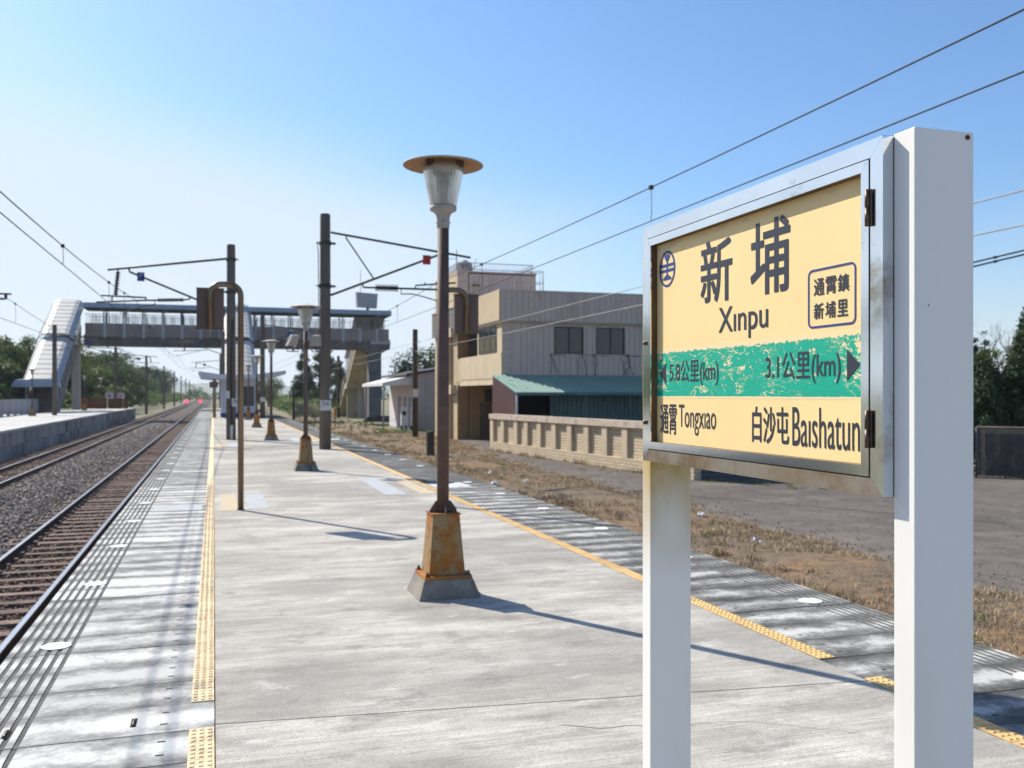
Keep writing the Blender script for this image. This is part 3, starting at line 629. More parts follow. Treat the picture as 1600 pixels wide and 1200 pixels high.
# roofed stairs towards the camera (on the side platform and on the island platform)
def stair_toward(xa, xb, ylow, zlow, hood=True):
    yk = BY - 7.2
    for (ya, za, yb_, zb, lift) in ((ylow, 2.92 + zlow, yk, 7.05, 0), (yk - .15, 7.35, BY + 1.2, 11.42, .0)):
        n = 9
        for i in range(n):
            t0, t1 = i / n, (i + 1) / n; y0, y1 = ya + (yb_ - ya) * t0 - BY, ya + (yb_ - ya) * t1 - BY; z0, z1 = za + (zb - za) * t0, za + (zb - za) * t1
            mb = MB(); P = [(xa, -.42), (xa + .35, -.04), (xa + .7, 0.03), (xb - .75, 0.03), (xb - .38, -.05), (xb, -.45)]
            vs = [(p, y0, z0 + dz) for p, dz in P] + [(p, y1 - .05, z1 + dz - .05) for p, dz in P] + [(p, y0, z0 + dz - .12) for p, dz in P] + [(p, y1 - .05, z1 + dz - .17) for p, dz in P]; m = len(P)
            fs = [(q, q + 1, m + q + 1, m + q) for q in range(m - 1)] + [(2 * m + q + 1, 2 * m + q, 3 * m + q, 3 * m + q + 1) for q in range(m - 1)] + [(q + 1, q, 2 * m + q, 2 * m + q + 1) for q in range(m - 1)] + [(m + q, m + q + 1, 3 * m + q + 1, 3 * m + q) for q in range(m - 1)] + [(0, m, 3 * m, 2 * m), (m - 1, 3 * m - 1, 4 * m - 1, 2 * m - 1)]
            mb.add(vs, fs)
            mb.m = [1 if q in (m - 2,) else 0 for q in range(len(mb.m))]
            part(mb, 'stair_roof', [M['roof_white'], M['roof_side']], br)
        mb = MB(); mb.tube([(xa - .03, ya - BY, za - .5), (xa - .03, yb_ - BY, zb - .5)], .05, 6); part(mb, 'roof_edge', M['bridge_steel'], br)
    if hood:
        y0 = ylow - BY; mb = MB(); mb.hexa([(xa - .75, y0 - .45, 2.22 + zlow), (xb + .1, y0 - .45, 2.22 + zlow), (xb + .1, y0 + .6, 2.22 + zlow), (xa - .75, y0 + .6, 2.22 + zlow), (xa - .45, y0 - .25, 2.85 + zlow), (xb - .4, y0 - .25, 2.85 + zlow), (xb - .1, y0 + .6, 2.9 + zlow), (xa - .2, y0 + .6, 2.9 + zlow)]); part(mb, 'hood', M['roof_side'], br)
    # steps and stringers
    for (ya, za, yb_, zb, n) in ((ylow + .8, zlow, yk, 3.9, 20), (yk + 1.0, 3.9, BY, 7.6, 20)):
        mb = MB()
        for i in range(n):
            y0 = ya + (yb_ - ya) * i / n - BY; y1 = ya + (yb_ - ya) * (i + 1) / n - BY; z = za + (zb - za) * (i + 1) / n; mb.box(xa + .3, xb - .3, y0, y1 + .03, z - .21, z - .02 * 0)
        part(mb, 'steps', M['bridge_conc'], br)
        for xx in (xa + .16, xb - .3):
            mb = MB(); h = 1.05
            mb.add([(xx, ya - BY, za - .3), (xx, yb_ - BY, zb - .3), (xx, yb_ - BY, zb + h), (xx, ya - BY, za + h), (xx + .14, ya - BY, za - .3), (xx + .14, yb_ - BY, zb - .3), (xx + .14, yb_ - BY, zb + h), (xx + .14, ya - BY, za + h)], [(0, 1, 2, 3), (7, 6, 5, 4), (0, 3, 7, 4), (1, 5, 6, 2), (2, 6, 7, 3), (0, 4, 5, 1)]); part(mb, 'stair_side', M['bridge_panel'], br)
            for i in range(6):
                t = i / 5.5; y0 = ya + (yb_ - ya) * t - BY; z = za + (zb - za) * t; mb = MB(); mb.box(xx + .02, xx + .12, y0, y0 + .1, z + h - .05, z + 2.75); part(mb, 'post', M['bridge_post'], br)
    mb = MB(); mb.box(xa + .3, xb - .3, yk - BY, yk + 1.02 - BY, 3.6, 3.9); part(mb, 'landing', M['bridge_conc'], br)
stair_toward(-15.7, -12.75, 88.6, 0)
stair_toward(.95, 3.85, 88.6, 0, False)
# open stair going down behind, on the right
xa, xb = 15.55, 18.7
mb = MB(); mb.add([(xa, 3.0, 6.9), (xb, 3.0, 6.9), (xb, 11, 2.55), (xa, 11, 2.55), (xa, 3.0, 7.7), (xb, 3.0, 7.7), (xb, 11, 3.1), (xa, 11, 3.1)], [(0, 1, 2, 3), (7, 6, 5, 4), (0, 4, 5, 1), (1, 5, 6, 2), (2, 6, 7, 3), (3, 7, 4, 0)]); part(mb, 'stair_flight', M['conc_cream'], br)
mb = MB(); mb.box(xa, xb, 10.9, 12.6, 2.3, 3.0); part(mb, 'landing', M['conc_cream'], br)
mb = MB(); mb.add([(xa, 12.5, 2.4), (xb, 12.5, 2.4), (xb, 19.5, -1.3), (xa, 19.5, -1.3), (xa, 12.5, 3.0), (xb, 12.5, 3.0), (xb, 20.4, -1.3), (xa, 20.4, -1.3)], [(0, 1, 2, 3), (7, 6, 5, 4), (0, 4, 5, 1), (1, 5, 6, 2), (2, 6, 7, 3), (3, 7, 4, 0)]); part(mb, 'stair_flight', M['conc_cream'], br)
mb = MB(); mb.box(xa + .3, xb - .2, 12.6, 12.9, -1.4, 2.35); part(mb, 'stair_wall', M['conc_cream'], br)
mb = MB(); mb.box(xa + 1.4, xa + 2.0, 11.2, 11.8, -1.4, 2.3); part(mb, 'pillar', M['conc_pale'], br)
for x in (xa - .06, xb):
    mb = MB(); mb.add([(x, 3, 7.7), (x, 11, 3.1), (x, 11, 4.15), (x, 3, 8.75), (x + .06, 3, 7.7), (x + .06, 11, 3.1), (x + .06, 11, 4.15), (x + .06, 3, 8.75)], [(0, 1, 2, 3), (7, 6, 5, 4), (0, 3, 7, 4), (1, 5, 6, 2), (2, 6, 7, 3), (0, 4, 5, 1)]); part(mb, 'stair_side', M['bridge_panel'], br)
    mb = MB(); mb.add([(x, 12.6, 3.0), (x, 20.4, -1.3), (x, 20.4, -.2), (x, 12.6, 4.1), (x + .06, 12.6, 3.0), (x + .06, 20.4, -1.3), (x + .06, 20.4, -.2), (x + .06, 12.6, 4.1)], [(0, 1, 2, 3), (7, 6, 5, 4), (0, 3, 7, 4), (1, 5, 6, 2), (2, 6, 7, 3), (0, 4, 5, 1)]); part(mb, 'stair_side', M['bridge_conc'], br)
    for i in range(7):
        t = i / 6; mb = MB(); y0 = 3.1 + 7.7 * t; z = 7.7 - 4.6 * t; mb.box(x - .02, x + .08, y0, y0 + .1, z + 1.0, z + 3.0); part(mb, 'post', M['bridge_post'], br)
mb = MB(); mb.add([(xa - .2, 2.8, 10.45), (xb + .2, 2.8, 10.45), (xb + .2, 11.5, 6.0), (xa - .2, 11.5, 6.0), (xa - .2, 2.8, 10.6), (xb + .2, 2.8, 10.6), (xb + .2, 11.5, 6.15), (xa - .2, 11.5, 6.15)], [(0, 1, 2, 3), (7, 6, 5, 4), (0, 4, 5, 1), (1, 5, 6, 2), (2, 6, 7, 3), (3, 7, 4, 0)]); part(mb, 'stair_roof', [M['roof_side']], br)
eb = thing('equipment_box', 'grey square equipment box on a short post above the footbridge roof', 'equipment box', (16.35, BY + .8, 11.0))
mb = MB(); mb.hexa([(-1.05, -.5, .42), (1.2, -.3, .32), (1.2, .5, .32), (-1.05, .4, .42), (-1.15, -.5, 2.05), (1.3, -.3, 1.95), (1.3, .5, 1.95), (-1.15, .4, 2.05)]); mb.build('cabinet', M['grey_box'], eb)
mb = MB(); mb.tube([(.2, 0, 0), (.2, 0, .45)], .16, 10); mb.build('stand', M['bridge_steel'], eb)
mb = MB(); mb.tube([(-.6, 0, 2.0), (-.6, 0, 4.6)], .03, 6); mb.build('aerial', M['bridge_steel'], eb)

# ---- waiting shelter with upturned roof wings
sh = thing('waiting_shelter', 'small white platform shelter with upturned roof wings and a blue base', 'shelter', (0, 66.8, 0))
b = MB(); b.box(.5, 2.75, 0, 7.5, .3, 2.72); b.build('wall', M['shelter_white'], sh)
b = MB(); b.box(.47, 2.78, -.03, 7.53, 0, .3); b.build('plinth', M['shelter_blue'], sh)
b = MB(); b.prism([(-1.0, 3.02), (-.95, 3.16), (.45, 2.95), (1.6, 2.9), (2.8, 2.98), (4.72, 3.24), (4.78, 3.1), (4.7, 2.98), (2.8, 2.66), (1.6, 2.6), (.45, 2.62), (-.9, 2.72)], 'y', -.9, 8.3); b.build('roof', M['shelter_white'], sh)
b = MB(); b.box(1.72, 2.58, -.03, .01, .85, 2.1); w_ = b.build('window', M['glass_dark'], sh)
b = MB(); b.box(1.66, 1.72, -.05, -.005, .8, 2.15); b.box(2.58, 2.64, -.05, -.005, .8, 2.15); b.box(1.72, 2.58, -.05, -.005, 2.1, 2.15); b.box(1.72, 2.58, -.05, -.005, .8, .85)
for i in range(5): b.box(1.72, 2.58, -.045, -.035, 1.0 + i * .2, 1.06 + i * .2)
b.build('frame', M['win_frame'], w_)
ps = thing('platform_clock_box', 'small dark box hanging beside the shelter roof on a brown post', 'sign box', (.02, 66.0, 0))
b = MB(); b.box(-.09, .13, -.05, .1, 0, 2.75); b.build('post', M['tube_brass'], ps)
b = MB(); b.box(-.3, .25, -.12, .12, 2.05, 2.45); b.build('cabinet', M['sign_back'], ps)

# ---- the station building on the right
bd = thing('station_building', 'two storey tiled station building with a rooftop tower and cream left side', 'building', (0, 0, 0))
XA, XB, YF = 12.06, 30.0, 38.9
def bx(name, mat, *a, par=None):
    mb = MB(); mb.box(*a); return mb.build(name, mat, par or bd)
GND = -.95
bx('lower_storey', M['plaster'], 13.95, XB, YF + .08, 52, GND, 2.08)
bx('floor_band', M['tile_cream'], XA + .03, XB, YF + .04, 52, 2.081, 3.42)
bx('upper_storey', M['joint'], XA + .06, XB, YF + .03, 42.9, 3.421, 4.8)
bx('upper_storey', M['joint'], 15.2, XB, 42.9, 52, 3.421, 4.8)
bx('balcony_back_wall', M['sign_back'], 13.3, 13.4, 42.9, 46.9, 3.421, 4.8)
# parapet band
bx('parapet', M['joint'], 11.90, XB, 38.72, 52, 4.802, 6.12)
pc = bx('parapet_cap', M['tile'], 11.86, XB, 38.68, 52.05, 6.121, 6.19)
bx('parapet_side', M['tile_cream'], 11.865, 11.898, 38.74, 46.8, 4.84, 6.12)
bx('parapet_soffit', M['plaster'], 11.92, XB - .1, 38.74, 46, 4.76, 4.80)
# facade strips with recessed joints (each a separate panel)
WIN = [(14.47, 15.88, 3.46, 4.58), (16.49, 17.92, 3.46, 4.58), (19.6, 21.0, 3.46, 4.58), (22.6, 24.0, 3.46, 4.58)]
x = 12.08
while x < XB - .05:
    w = .262 if x > 12.5 else .42; x2 = x + w
    segs = [(2.1, 4.78)]
    for (wa, wb, za, zb) in WIN:
        if x2 > wa - .02 and x < wb + .02:
            segs = [(2.1, za - .05), (zb + .05, 4.78)]
            if wa - x > .04: bx('panel', M['tile'], x, min(wa, x2 - .014), YF - .02, YF + .031, za - .048, zb + .048)
            if x2 - wb > .05: bx('panel', M['tile'], max(wb, x), x2 - .014, YF - .02, YF + .031, za - .048, zb + .048)
    for (za, zb) in segs:
        if x < 12.5:
            zz = za
            while zz < zb - .05: bx('panel', M['tile'], x, x2 - .012, YF - .02, YF + .031, zz, min(zz + .21, zb) - .012); zz += .21
        else: bx('panel', M['tile'], x, x2 - .014, YF - .02, YF + .031, za, zb)
    x = x2
x = 11.9
while x < XB - .05:
    bx('panel', M['tile'], x, x + .262 - .014, 38.69, 38.721, 4.82, 6.115); x += .262
def window(x0, x1, z0, z1, y, par):
    f = MB(); t = .055
    f.box(x0, x1, y - .03, y + .06, z0 - .05, z0); f.box(x0, x1, y - .03, y + .06, z1, z1 + .05); f.box(x0, x0 + t, y - .03, y + .06, z0, z1); f.box(x1 - t, x1, y - .03, y + .06, z0, z1); m_ = (x0 + x1) / 2 + .02; f.box(m_ - .035, m_ + .035, y - .02, y + .055, z0, z1)
    o = f.build('window', M['win_frame'], par)
    for (a, c, dy) in ((x0 + t, m_ - .035, .0), (m_ + .035, x1 - t, .015)):
        g = MB(); g.box(a, c, y + .015 + dy, y + .022 + dy, z0, z1); g.build('pane', M['glass_dark'], o)
    return o
for (wa, wb, za, zb) in WIN: window(wa, wb, za, zb, YF - .005, bd)
vn = MB()
for x0 in (14.3, 15.75, 16.35, 17.9, 18.05):
    for q in range(2):
        p = Vector((x0 + random.uniform(-.1, .1), YF - .03, 3.42)); pts = [p]
        for i in range(6): p = p + Vector((random.uniform(-.12, .14), 0, -random.uniform(.1, .24))); pts.append(p)
        vn.tube(pts, .012, 4)
    vn.tube([(x0, YF - .03, 3.38), (x0 + .35, YF - .03, 3.36), (x0 + .7, YF - .03, 3.33)], .01, 4)
vn.build('dry_vine', M['gap'], bd)
# left side: window, wall, balcony
f = MB(); X_ = 12.03
f.box(X_ - .03, X_ + .06, 39.75, 42.55, 3.50, 3.56); f.box(X_ - .03, X_ + .06, 39.75, 42.55, 4.6, 4.66)
for y in (39.75, 40.68, 41.6, 42.49): f.box(X_ - .028, X_ + .05, y, y + .06, 3.56, 4.6)
wl = f.build('window', M['win_frame'], bd)
for y in (39.81, 40.74, 41.66):
    g = MB(); g.box(X_ + .0, X_ + .01, y, y + .85, 3.56, 4.6); g.build('pane', M['glass_dark'], wl)
    g = MB()
    for q in range(5): g.box(X_ - .012, X_ - .004, y + .05 + q * .16, y + .12 + q * .16, 3.57, 4.2)
    g.build('curtain', M['curtain'], wl)
bx('upper_side_wall', M['plaster'], XA - .01, XA + .06, 38.93, 39.75, 3.421, 4.78); bx('upper_side_wall', M['plaster'], XA - .01, XA + .06, 42.55, 42.9, 3.421, 4.78)
bx('upper_side_wall', M['plaster'], XA - .01, XA + .06, 39.75, 42.55, 4.66, 4.78); bx('upper_side_wall', M['plaster'], XA - .01, XA + .06, 39.75, 42.55, 3.421, 3.50)
bx('balcony_parapet', M['plaster'], XA - .04, XA + .1, 38.93, 46.0, 2.1, 3.44)
bx('drip_ledge', M['plaster'], XA - .09, XA + .1, 38.9, 46.0, 2.02, 2.098)
# tower
TY = 46.9
bx('tower', M['joint'], 12.14, 16.42, TY + .03, 52, GND, 7.98)
bx('tower_side', M['tile_cream'], 12.085, 12.139, TY + .02, 52, GND, 7.95)
z = GND + .05
while z < 7.9:
    if not (2.0 < z < 2.25): bx('panel', M['tile_brown_shade'] if z < 6.2 else M['tile'], 12.1, 12.66, TY - .03, TY + .031, z, z + .285)
    z += .3
x = 12.72
while x < 16.38:
    bx('panel', M['tile'], x, x + .248, TY - .02, TY + .031, 6.2, 7.9); x += .262
bx('tower_cap', M['tile'], 12.08, 16.46, TY - .06, 52.05, 7.982, 8.05)
x = 12.72
while x < 13.94:
    bx('panel', M['tile_brown_shade'], x, x + .19, TY - .01, TY + .031, GND + .02, 2.0); x += .2
bx('door', M['sign_back'], 13.3, 13.92, TY - .05, TY - .012, GND + .02, 1.15)
bx('porch_window', M['glass_dark'], 13.55, 13.93, TY - .06, TY - .013, 1.22, 1.85)
bx('tower_fin', M['tile_cream'], 11.9, 12.08, 48.0, 48.5, GND, 5.7)
for z in (1.6, 4.6): bx('tower_ledge', M['plaster'], 11.8, 12.085, 47.2, 48.6, z, z + .5)
rl = MB()
for (p, q) in (((12.2, TY + .15), (16.3, TY + .15)), ((12.2, TY + .15), (12.2, 51.8)), ((16.3, TY + .15), (16.3, 51.8))):
    for z in (8.16, 8.5): rl.tube([(*p, z), (*q, z)], .022, 6)
    n = int(math.hypot(q[0] - p[0], q[1] - p[1]) / .16)
    for i in range(n + 1):
        a = i / n; rl.tube([(p[0] + (q[0] - p[0]) * a, p[1] + (q[1] - p[1]) * a, 8.05), (p[0] + (q[0] - p[0]) * a, p[1] + (q[1] - p[1]) * a, 8.5)], .012, 5)
rl.build('roof_railing', M['grey_box'], bd)
cg = MB()
for (dx, dy) in ((.05, -.3), (.3, -.38), (.55, -.25), (.6, 0), (.05, .3), (.3, .35)): cg.tube([(16.42 + dx, TY + .6 + dy, 6.2), (16.42 + dx, TY + .6 + dy, 8.25)], .016, 5)
for z in (6.3, 7.0, 7.6, 8.22): cg.tube([(16.44, TY + .25, z), (16.75, TY + .2, z), (16.98, TY + .38, z), (17.03, TY + .6, z), (16.95, TY + .85, z), (16.44, TY + .95, z)], .018, 5)
cg.build('ladder_cage', M['grey_box'], bd)
wtk = thing('water_tank', 'domed brown water tank standing on the tower roof', 'water tank', (12.75, 47.9, 8.05))
b = MB(); b.lathe([(.43, 0), (.44, .05), (.42, .06), (.42, .42), (.36, .54), (.2, .62), (.02, .63)], 20, caps=False); b.build('tank', M['tank'], wtk)
b = MB(); b.lathe([(.15, .6), (.15, .68), (.02, .7)], 14); b.build('lid', M['tank'], wtk)
b = MB(); b.tube([(-.45, 0, .1), (-.45, 0, 1.25)], .025, 6); b.tube([(.55, 0, .2), (.58, 0, .75), (.75, 0, .8)], .015, 5); b.tube([(-.45, 0, .75), (-1.2, 0, .72)], .015, 5); b.build('pipe', M['iron'], wtk)
bx('wall_lamp', M['iron'], 12.85, 13.25, TY - .3, TY - .03, 7.28, 7.31)

# lean-to in front of the facade
lt = thing('lean_to', 'green ribbed sheet lean-to roof with a maroon end wall in front of the building', 'lean-to', (0, 0, 0))
EY, EZ, RZ_, X0L = 35.55, 1.66, 2.44, 11.6
x = X0L - .05; i = 0
while x < 27:
    w = .78; mb = MB()
    def rp_(x_, z_): return [(x_, EY - .08, EZ + z_), (x_, YF - .03, RZ_ + z_)]
    pr_ = []
    for q in range(4): a = x + q * w / 4; pr_ += [(a, .0), (a + .13, .0), (a + .145, .035), (a + .18, .035)]
    pr_.append((x + w, .0))
    vs = []
    for a, dz in pr_: vs += rp_(a, dz)
    mb.add(vs, [(2 * q, 2 * q + 2, 2 * q + 3, 2 * q + 1) for q in range(len(pr_) - 1)]); nn = len(vs)
    mb.add([(x, EY - .08, EZ - .02), (x + w, EY - .08, EZ - .02), (x + w, YF - .03, RZ_ - .02), (x, YF - .03, RZ_ - .02)], [(3, 2, 1, 0)])
    mb.build('roof_sheet', M['green_roof'], lt); x += w
b = MB(); b.box(X0L - .05, 27, EY - .13, EY - .085, EZ - .1, EZ + .02); b.build('gutter', M['green_wall'], lt)
y = EY + .02
while y < YF - .1:
    t0 = (y - EY) / (YF - EY); mb = MB(); y2 = y + .15; t1 = (y2 - EY) / (YF - EY)
    mb.hexa([(X0L, y, .5), (X0L + .03, y, .5), (X0L + .03, y2 - .02, .5), (X0L, y2 - .02, .5), (X0L, y, EZ - .03 + (RZ_ - EZ) * t0), (X0L + .03, y, EZ - .03 + (RZ_ - EZ) * t0), (X0L + .03, y2 - .02, EZ - .03 + (RZ_ - EZ) * t1), (X0L, y2 - .02, EZ - .03 + (RZ_ - EZ) * t1)]); mb.build('end_board', M['maroon'], lt); y = y2
b = MB(); b.box(X0L + .032, X0L + .05, EY + .05, YF, .4, EZ - .05); b.build('backing', M['maroon'], lt)
b = MB(); b.tube([(X0L + .02, EY - .06, zg(35) + .1), (X0L + .02, EY - .06, EZ - .05)], .045, 8); b.build('post', M['grey_box'], lt)
for px in (14.6, 16.6, 17.1, 17.75, 20, 22.5, 25): 
    b = MB(); b.box(px, px + .05, EY - .02, EY + .04, -.8, EZ - .1 + (.14 if px in (16.6, 17.1, 17.75) else 0)); b.build('post', M['green_wall'], lt)
x = 13.45
while x < 17.6:
    mb = MB(); mb.box(x, x + .18, 36.6, 36.65, -.8, 1.9); mb.build('wall_sheet', M['green_wall'], lt); x += .2
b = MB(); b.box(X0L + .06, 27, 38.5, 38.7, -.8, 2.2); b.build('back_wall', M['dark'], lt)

# boundary wall with piers and recessed tiled panels
A_ = Vector((11.193, 37.473, 0)); B_ = Vector((12.60, 22.6, 0)); WL = (B_ - A_).length
bw = thing('boundary_wall', 'low cream tiled wall with recessed panels running in front of the lean-to', 'wall', (A_.x, A_.y, zg(37)), math.atan2(B_.y - A_.y, B_.x - A_.x))
def bwb(name, mat, *a):
    mb = MB(); mb.box(*a); return mb.build(name, mat, bw)
# local x along the wall towards the camera, local +y away from the building side (towards the track is -y after rotation)
H0, H1, H2 = .48, 1.42, 1.63
bwb('plinth', M['tile_wall'], 0, WL, -.13, .13, -.1, H0)
bwb('cap', M['render_wall'], -.03, WL + .03, -.17, .17, H1, H2)
pier = [0.0, 1.15, 2.5, 3.5, 4.68, 5.95, 7.2, 8.45, 9.72, 11.0, 12.3, 13.55, WL - .36]
for p in pier: bwb('pier', M['plaster'], p, p + .34, -.128, .128, H0 + .002, H1 - .002)
for p, q in zip(pier, pier[1:]): bwb('recessed_panel', M['tile_wall'], p + .342, q - .002, -.02, .07, H0 + .002, H1 - .002)
b = MB(); b.box(0, 5.2, -.13, .13, -.1, 1.63); rw = b.build('return_wall', tile_mat('shaded_slate_tile', (.07, .075, .09), (.055, .06, .075), (.13, .13, .14), .3, .12), bw); rw.location = (WL - .14, 0, 0); rw.rotation_euler = (0, 0, math.pi / 2 - math.atan2(B_.y - A_.y, B_.x - A_.x) - math.pi / 2)  # dark tile, with the shade on this face put into its colour
# ---- grey hut beyond the building
ht = thing('storage_hut', 'low grey panelled hut with a sloping dark roof beside the footbridge stairs', 'hut', (0, 0, zg(66)))
x = 13.6
while x < 20: 
    x2 = x + .82; t0, t1 = (x - 13.6) / 6.4, (x2 - 13.6) / 6.4; mb = MB()
    mb.hexa([(x, 65, 0), (x2 - .02, 65, 0), (x2 - .02, 65.08, 0), (x, 65.08, 0), (x, 65, 4.0 + 1.1 * t0), (x2 - .02, 65, 4.0 + 1.1 * t1), (x2 - .02, 65.08, 4.0 + 1.1 * t1), (x, 65.08, 4.0 + 1.1 * t0)]); mb.build('panel', M['hut'], ht); x = x2
b = MB(); b.hexa([(13.62, 65.09, 0), (20, 65.09, 0), (20, 75, 0), (13.62, 75, 0), (13.62, 65.09, 3.98), (20, 65.09, 5.05), (20, 75, 5.05), (13.62, 75, 3.98)]); b.build('wall', M['white_wall'], ht)
b = MB(); b.hexa([(13.0, 64.8, 3.95), (20.3, 64.8, 5.15), (20.3, 75.3, 5.15), (13.0, 75.3, 3.95), (13.0, 64.8, 4.1), (20.3, 64.8, 5.3), (20.3, 75.3, 5.3), (13.0, 75.3, 4.1)]); b.build('roof', M['roof_dark'], ht)
b = MB(); b.hexa([(11.4, 65.5, 3.2), (13.55, 65.5, 3.3), (13.55, 75, 3.3), (11.4, 75, 3.2), (11.4, 65.5, 3.42), (13.55, 65.5, 3.95), (13.55, 75, 3.95), (11.4, 75, 3.42)]); b.build('awning', M['white_wall'], ht)
for (x, y) in ((11.5, 65.7), (11.5, 74)):
    b = MB(); b.tube([(x, y, 0), (x, y, 3.2)], .06, 8); b.build('post', M['grey_box'], ht)
for y in (66.2, 68.0, 70.2):
    b = MB(); b.box(13.56, 13.60, y, y + .9, .2, 2.4); b.build('door', M['hut'], ht)
ACM = None
for (x, y) in ((12.75, 64.6), (13.35, 64.1)):
    a = thing('air_conditioner', 'white outdoor air conditioner unit, %s of the pair by the hut' % ('left' if x < 13 else 'right'), 'air conditioner', (x, y, zg(64) + .25), 0, 'air conditioners by the hut')
    b = MB(); b.box(-.2, .2, -.16, .16, .15, 1.45); b.build('casing', M['white_wall'], a)
    b = MB(); b.lathe([(.02, 0), (.16, 0)], 16); g = b.build('fan_grille', M['black'], a, (0, -.163, 1.0)); g.rotation_euler = (math.pi / 2, 0, 0)
    b = MB(); b.box(-.2, -.12, -.16, .16, -.25, .149); b.box(.12, .2, -.16, .16, -.25, .149); b.build('stand', M['iron'], a)
# junk heap under the stairs
jk = thing('scrap_heap', 'dark heap of scrap and poles lying beside the grey bridge pillar', 'scrap heap', (17.0, 98, zg(98)))
for i in range(9):
    b = MB(); a = random.uniform(0, 6.28); L = random.uniform(.7, 1.6); c = Vector((random.uniform(-1.6, 1.8), random.uniform(-.7, .7), .12 + .05 * i)); d = Vector((math.cos(a), math.sin(a) * .5, random.uniform(-.15, .25))) * L / 2; b.tube([c - d, c + d], random.uniform(.05, .12), 6); b.build('beam', random.choice([M['rust_panel'], M['wood'], M['black']]), jk)
b = MB(); b.frust((0, 0), 2.0, .8, 0, 1.3, .45, .6); b.build('pile', M['wood'], jk)

# ---- parapet of the side platform
pp = thing('platform_parapet', 'long grey panelled parapet along the back of the side platform', 'parapet', (-14.55, 0, 0))
y = 58.0
while y < 88:
    mb = MB(); mb.box(-.07, .07, y, y + 2.38, .12, 1.2); mb.build('panel', M['parapet'], pp)
    mb = MB(); mb.box(-.1, .1, y - .08, y + .06, 0, 1.22); mb.build('post', M['parapet'], pp); y += 2.4
# rusty hoarding on the side platform
hd = thing('rusty_hoarding', 'rusty brown sheet metal hoarding at the far end of the side platform', 'hoarding', (0, 110, 0))
for i, (xa_, w, dy) in enumerate(((-13.9, .95, 0), (-12.9, .7, .5), (-12.1, 1.0, -.4), (-11.0, .7, .3), (-10.25, .7, .5), (-9.5, .5, .6))):
    b = MB(); b.box(xa_, xa_ + w, dy, dy + .06, .02, 1.2 - .05 * (i % 2)); b.build('sheet', M['rust_panel'], hd)

# ================================================================== OBJECTS
# ---- mushroom lamps
def gusset(a):
    mb = MB(); ca, sa = math.cos(a), math.sin(a); P = [(.046, .655), (.112, .655), (.112, .672), (.062, .745), (.046, .745)]
    vs = []
    for t in (-.005, .005): vs += [(r * ca - t * sa, r * sa + t * ca, z) for r, z in P]
    mb.add(vs, [(0, 1, 2, 3, 4), (9, 8, 7, 6, 5)] + [(i, i + 5, (i + 1) % 5 + 5, (i + 1) % 5) for i in range(5)]); return mb
lamp = thing('street_lamp', 'nearest mushroom lamp, brown pole rising from a rusty tapered pedestal', 'lamp', (1.755, 7.27, 0), 0, 'mushroom lamps along the island platform')
b = MB(); b.frust((0, 0), .247, .247, 0, .196, .196, .145); b.build('footing', M['footing'], lamp)
b = MB(); b.box(-.19, .19, -.19, .19, .146, .172); pl_ = b.build('base_plate', M['rust_plate'], lamp)
b = MB()
for sx in (-.165, .165):
    for sy in (-.165, .165): b.tube([(sx, sy, .172), (sx, sy, .205)], .012, 6); b.tube([(sx, sy, .173), (sx, sy, .185)], .02, 6)
b.build('bolts', M['hinge'], pl_)
b = MB(); b.frust((0, 0), .145, .145, .173, .108, .108, .64); b.build('pedestal', M['rust_pedestal'], lamp)
b = MB(); b.box(-.117, .117, -.117, .117, .641, .654); b.build('cap_plate', M['rust_plate'], lamp)
for i in range(4): gusset(i * math.pi / 2).build('gusset', M['pole_brown'], lamp)
b = MB(); b.tube([(0, 0, .655), (0, 0, 2.96)], .0465, 20); b.tube([(0, 0, .655), (0, 0, .70)], .052, 20); b.build('pole', M['pole_brown'], lamp)
b = MB(); b.lathe([(.047, 2.93), (.05, 2.935), (.052, 3.0), (.056, 3.035), (.075, 3.06), (.102, 3.072), (.108, 3.08), (.108, 3.105), (.1, 3.11)], 28, caps=True); cl_ = b.build('collar', M['collar'], lamp)
b = MB()
for a in (.3, 2.4, 4.5): b.tube([(.05 * math.cos(a), .05 * math.sin(a), 2.985), (.068 * math.cos(a), .068 * math.sin(a), 2.985)], .006, 6)
b.build('set_screw', M['hinge'], cl_)
b = MB(); n = 72; vs = []
for q in range(n):
    t = 2 * math.pi * q / n; d = 1 + (.012 if q % 2 else 0)
    for r, z in ((.106, 3.111), (.125, 3.2), (.148, 3.32), (.160, 3.385)): vs.append((r * d * math.cos(t), r * d * math.sin(t), z))
fs = [((q * 4 + i), ((q + 1) % n) * 4 + i, ((q + 1) % n) * 4 + i + 1, q * 4 + i + 1) for q in range(n) for i in range(3)]
b.add(vs, fs); b.build('glass_shade', M['glass'], lamp)
b = MB(); b.lathe([(.09, 3.112), (.094, 3.125), (.05, 3.13), (.045, 3.2), (.07, 3.24), (.08, 3.33), (.05, 3.38)], 20, caps=True); b.build('lamp_holder', M['lamp_core'], lamp)
b = MB(); b.lathe([(.15, 3.375), (.166, 3.38), (.166, 3.41), (.15, 3.43)], 32); b.build('shade_rim', M['collar'], lamp)
b = MB(); b.lathe([(.318, 3.432), (.324, 3.436), (.32, 3.442), (.24, 3.462), (.12, 3.488), (.02, 3.50), (.001, 3.50)], 48); tp_ = b.build('hat', M['shade_top'], lamp)
b = MB(); b.lathe([(.319, 3.4335), (.22, 3.452), (.12, 3.47), (.001, 3.475)], 48); b.build('hat_underside', M['shade_under'], tp_)
b = MB()
for a in (.6, 2.2, 3.8, 5.4): b.box(.165 * math.cos(a) - .03, .165 * math.cos(a) + .03, .165 * math.sin(a) - .012, .165 * math.sin(a) + .012, 3.405, 3.46)
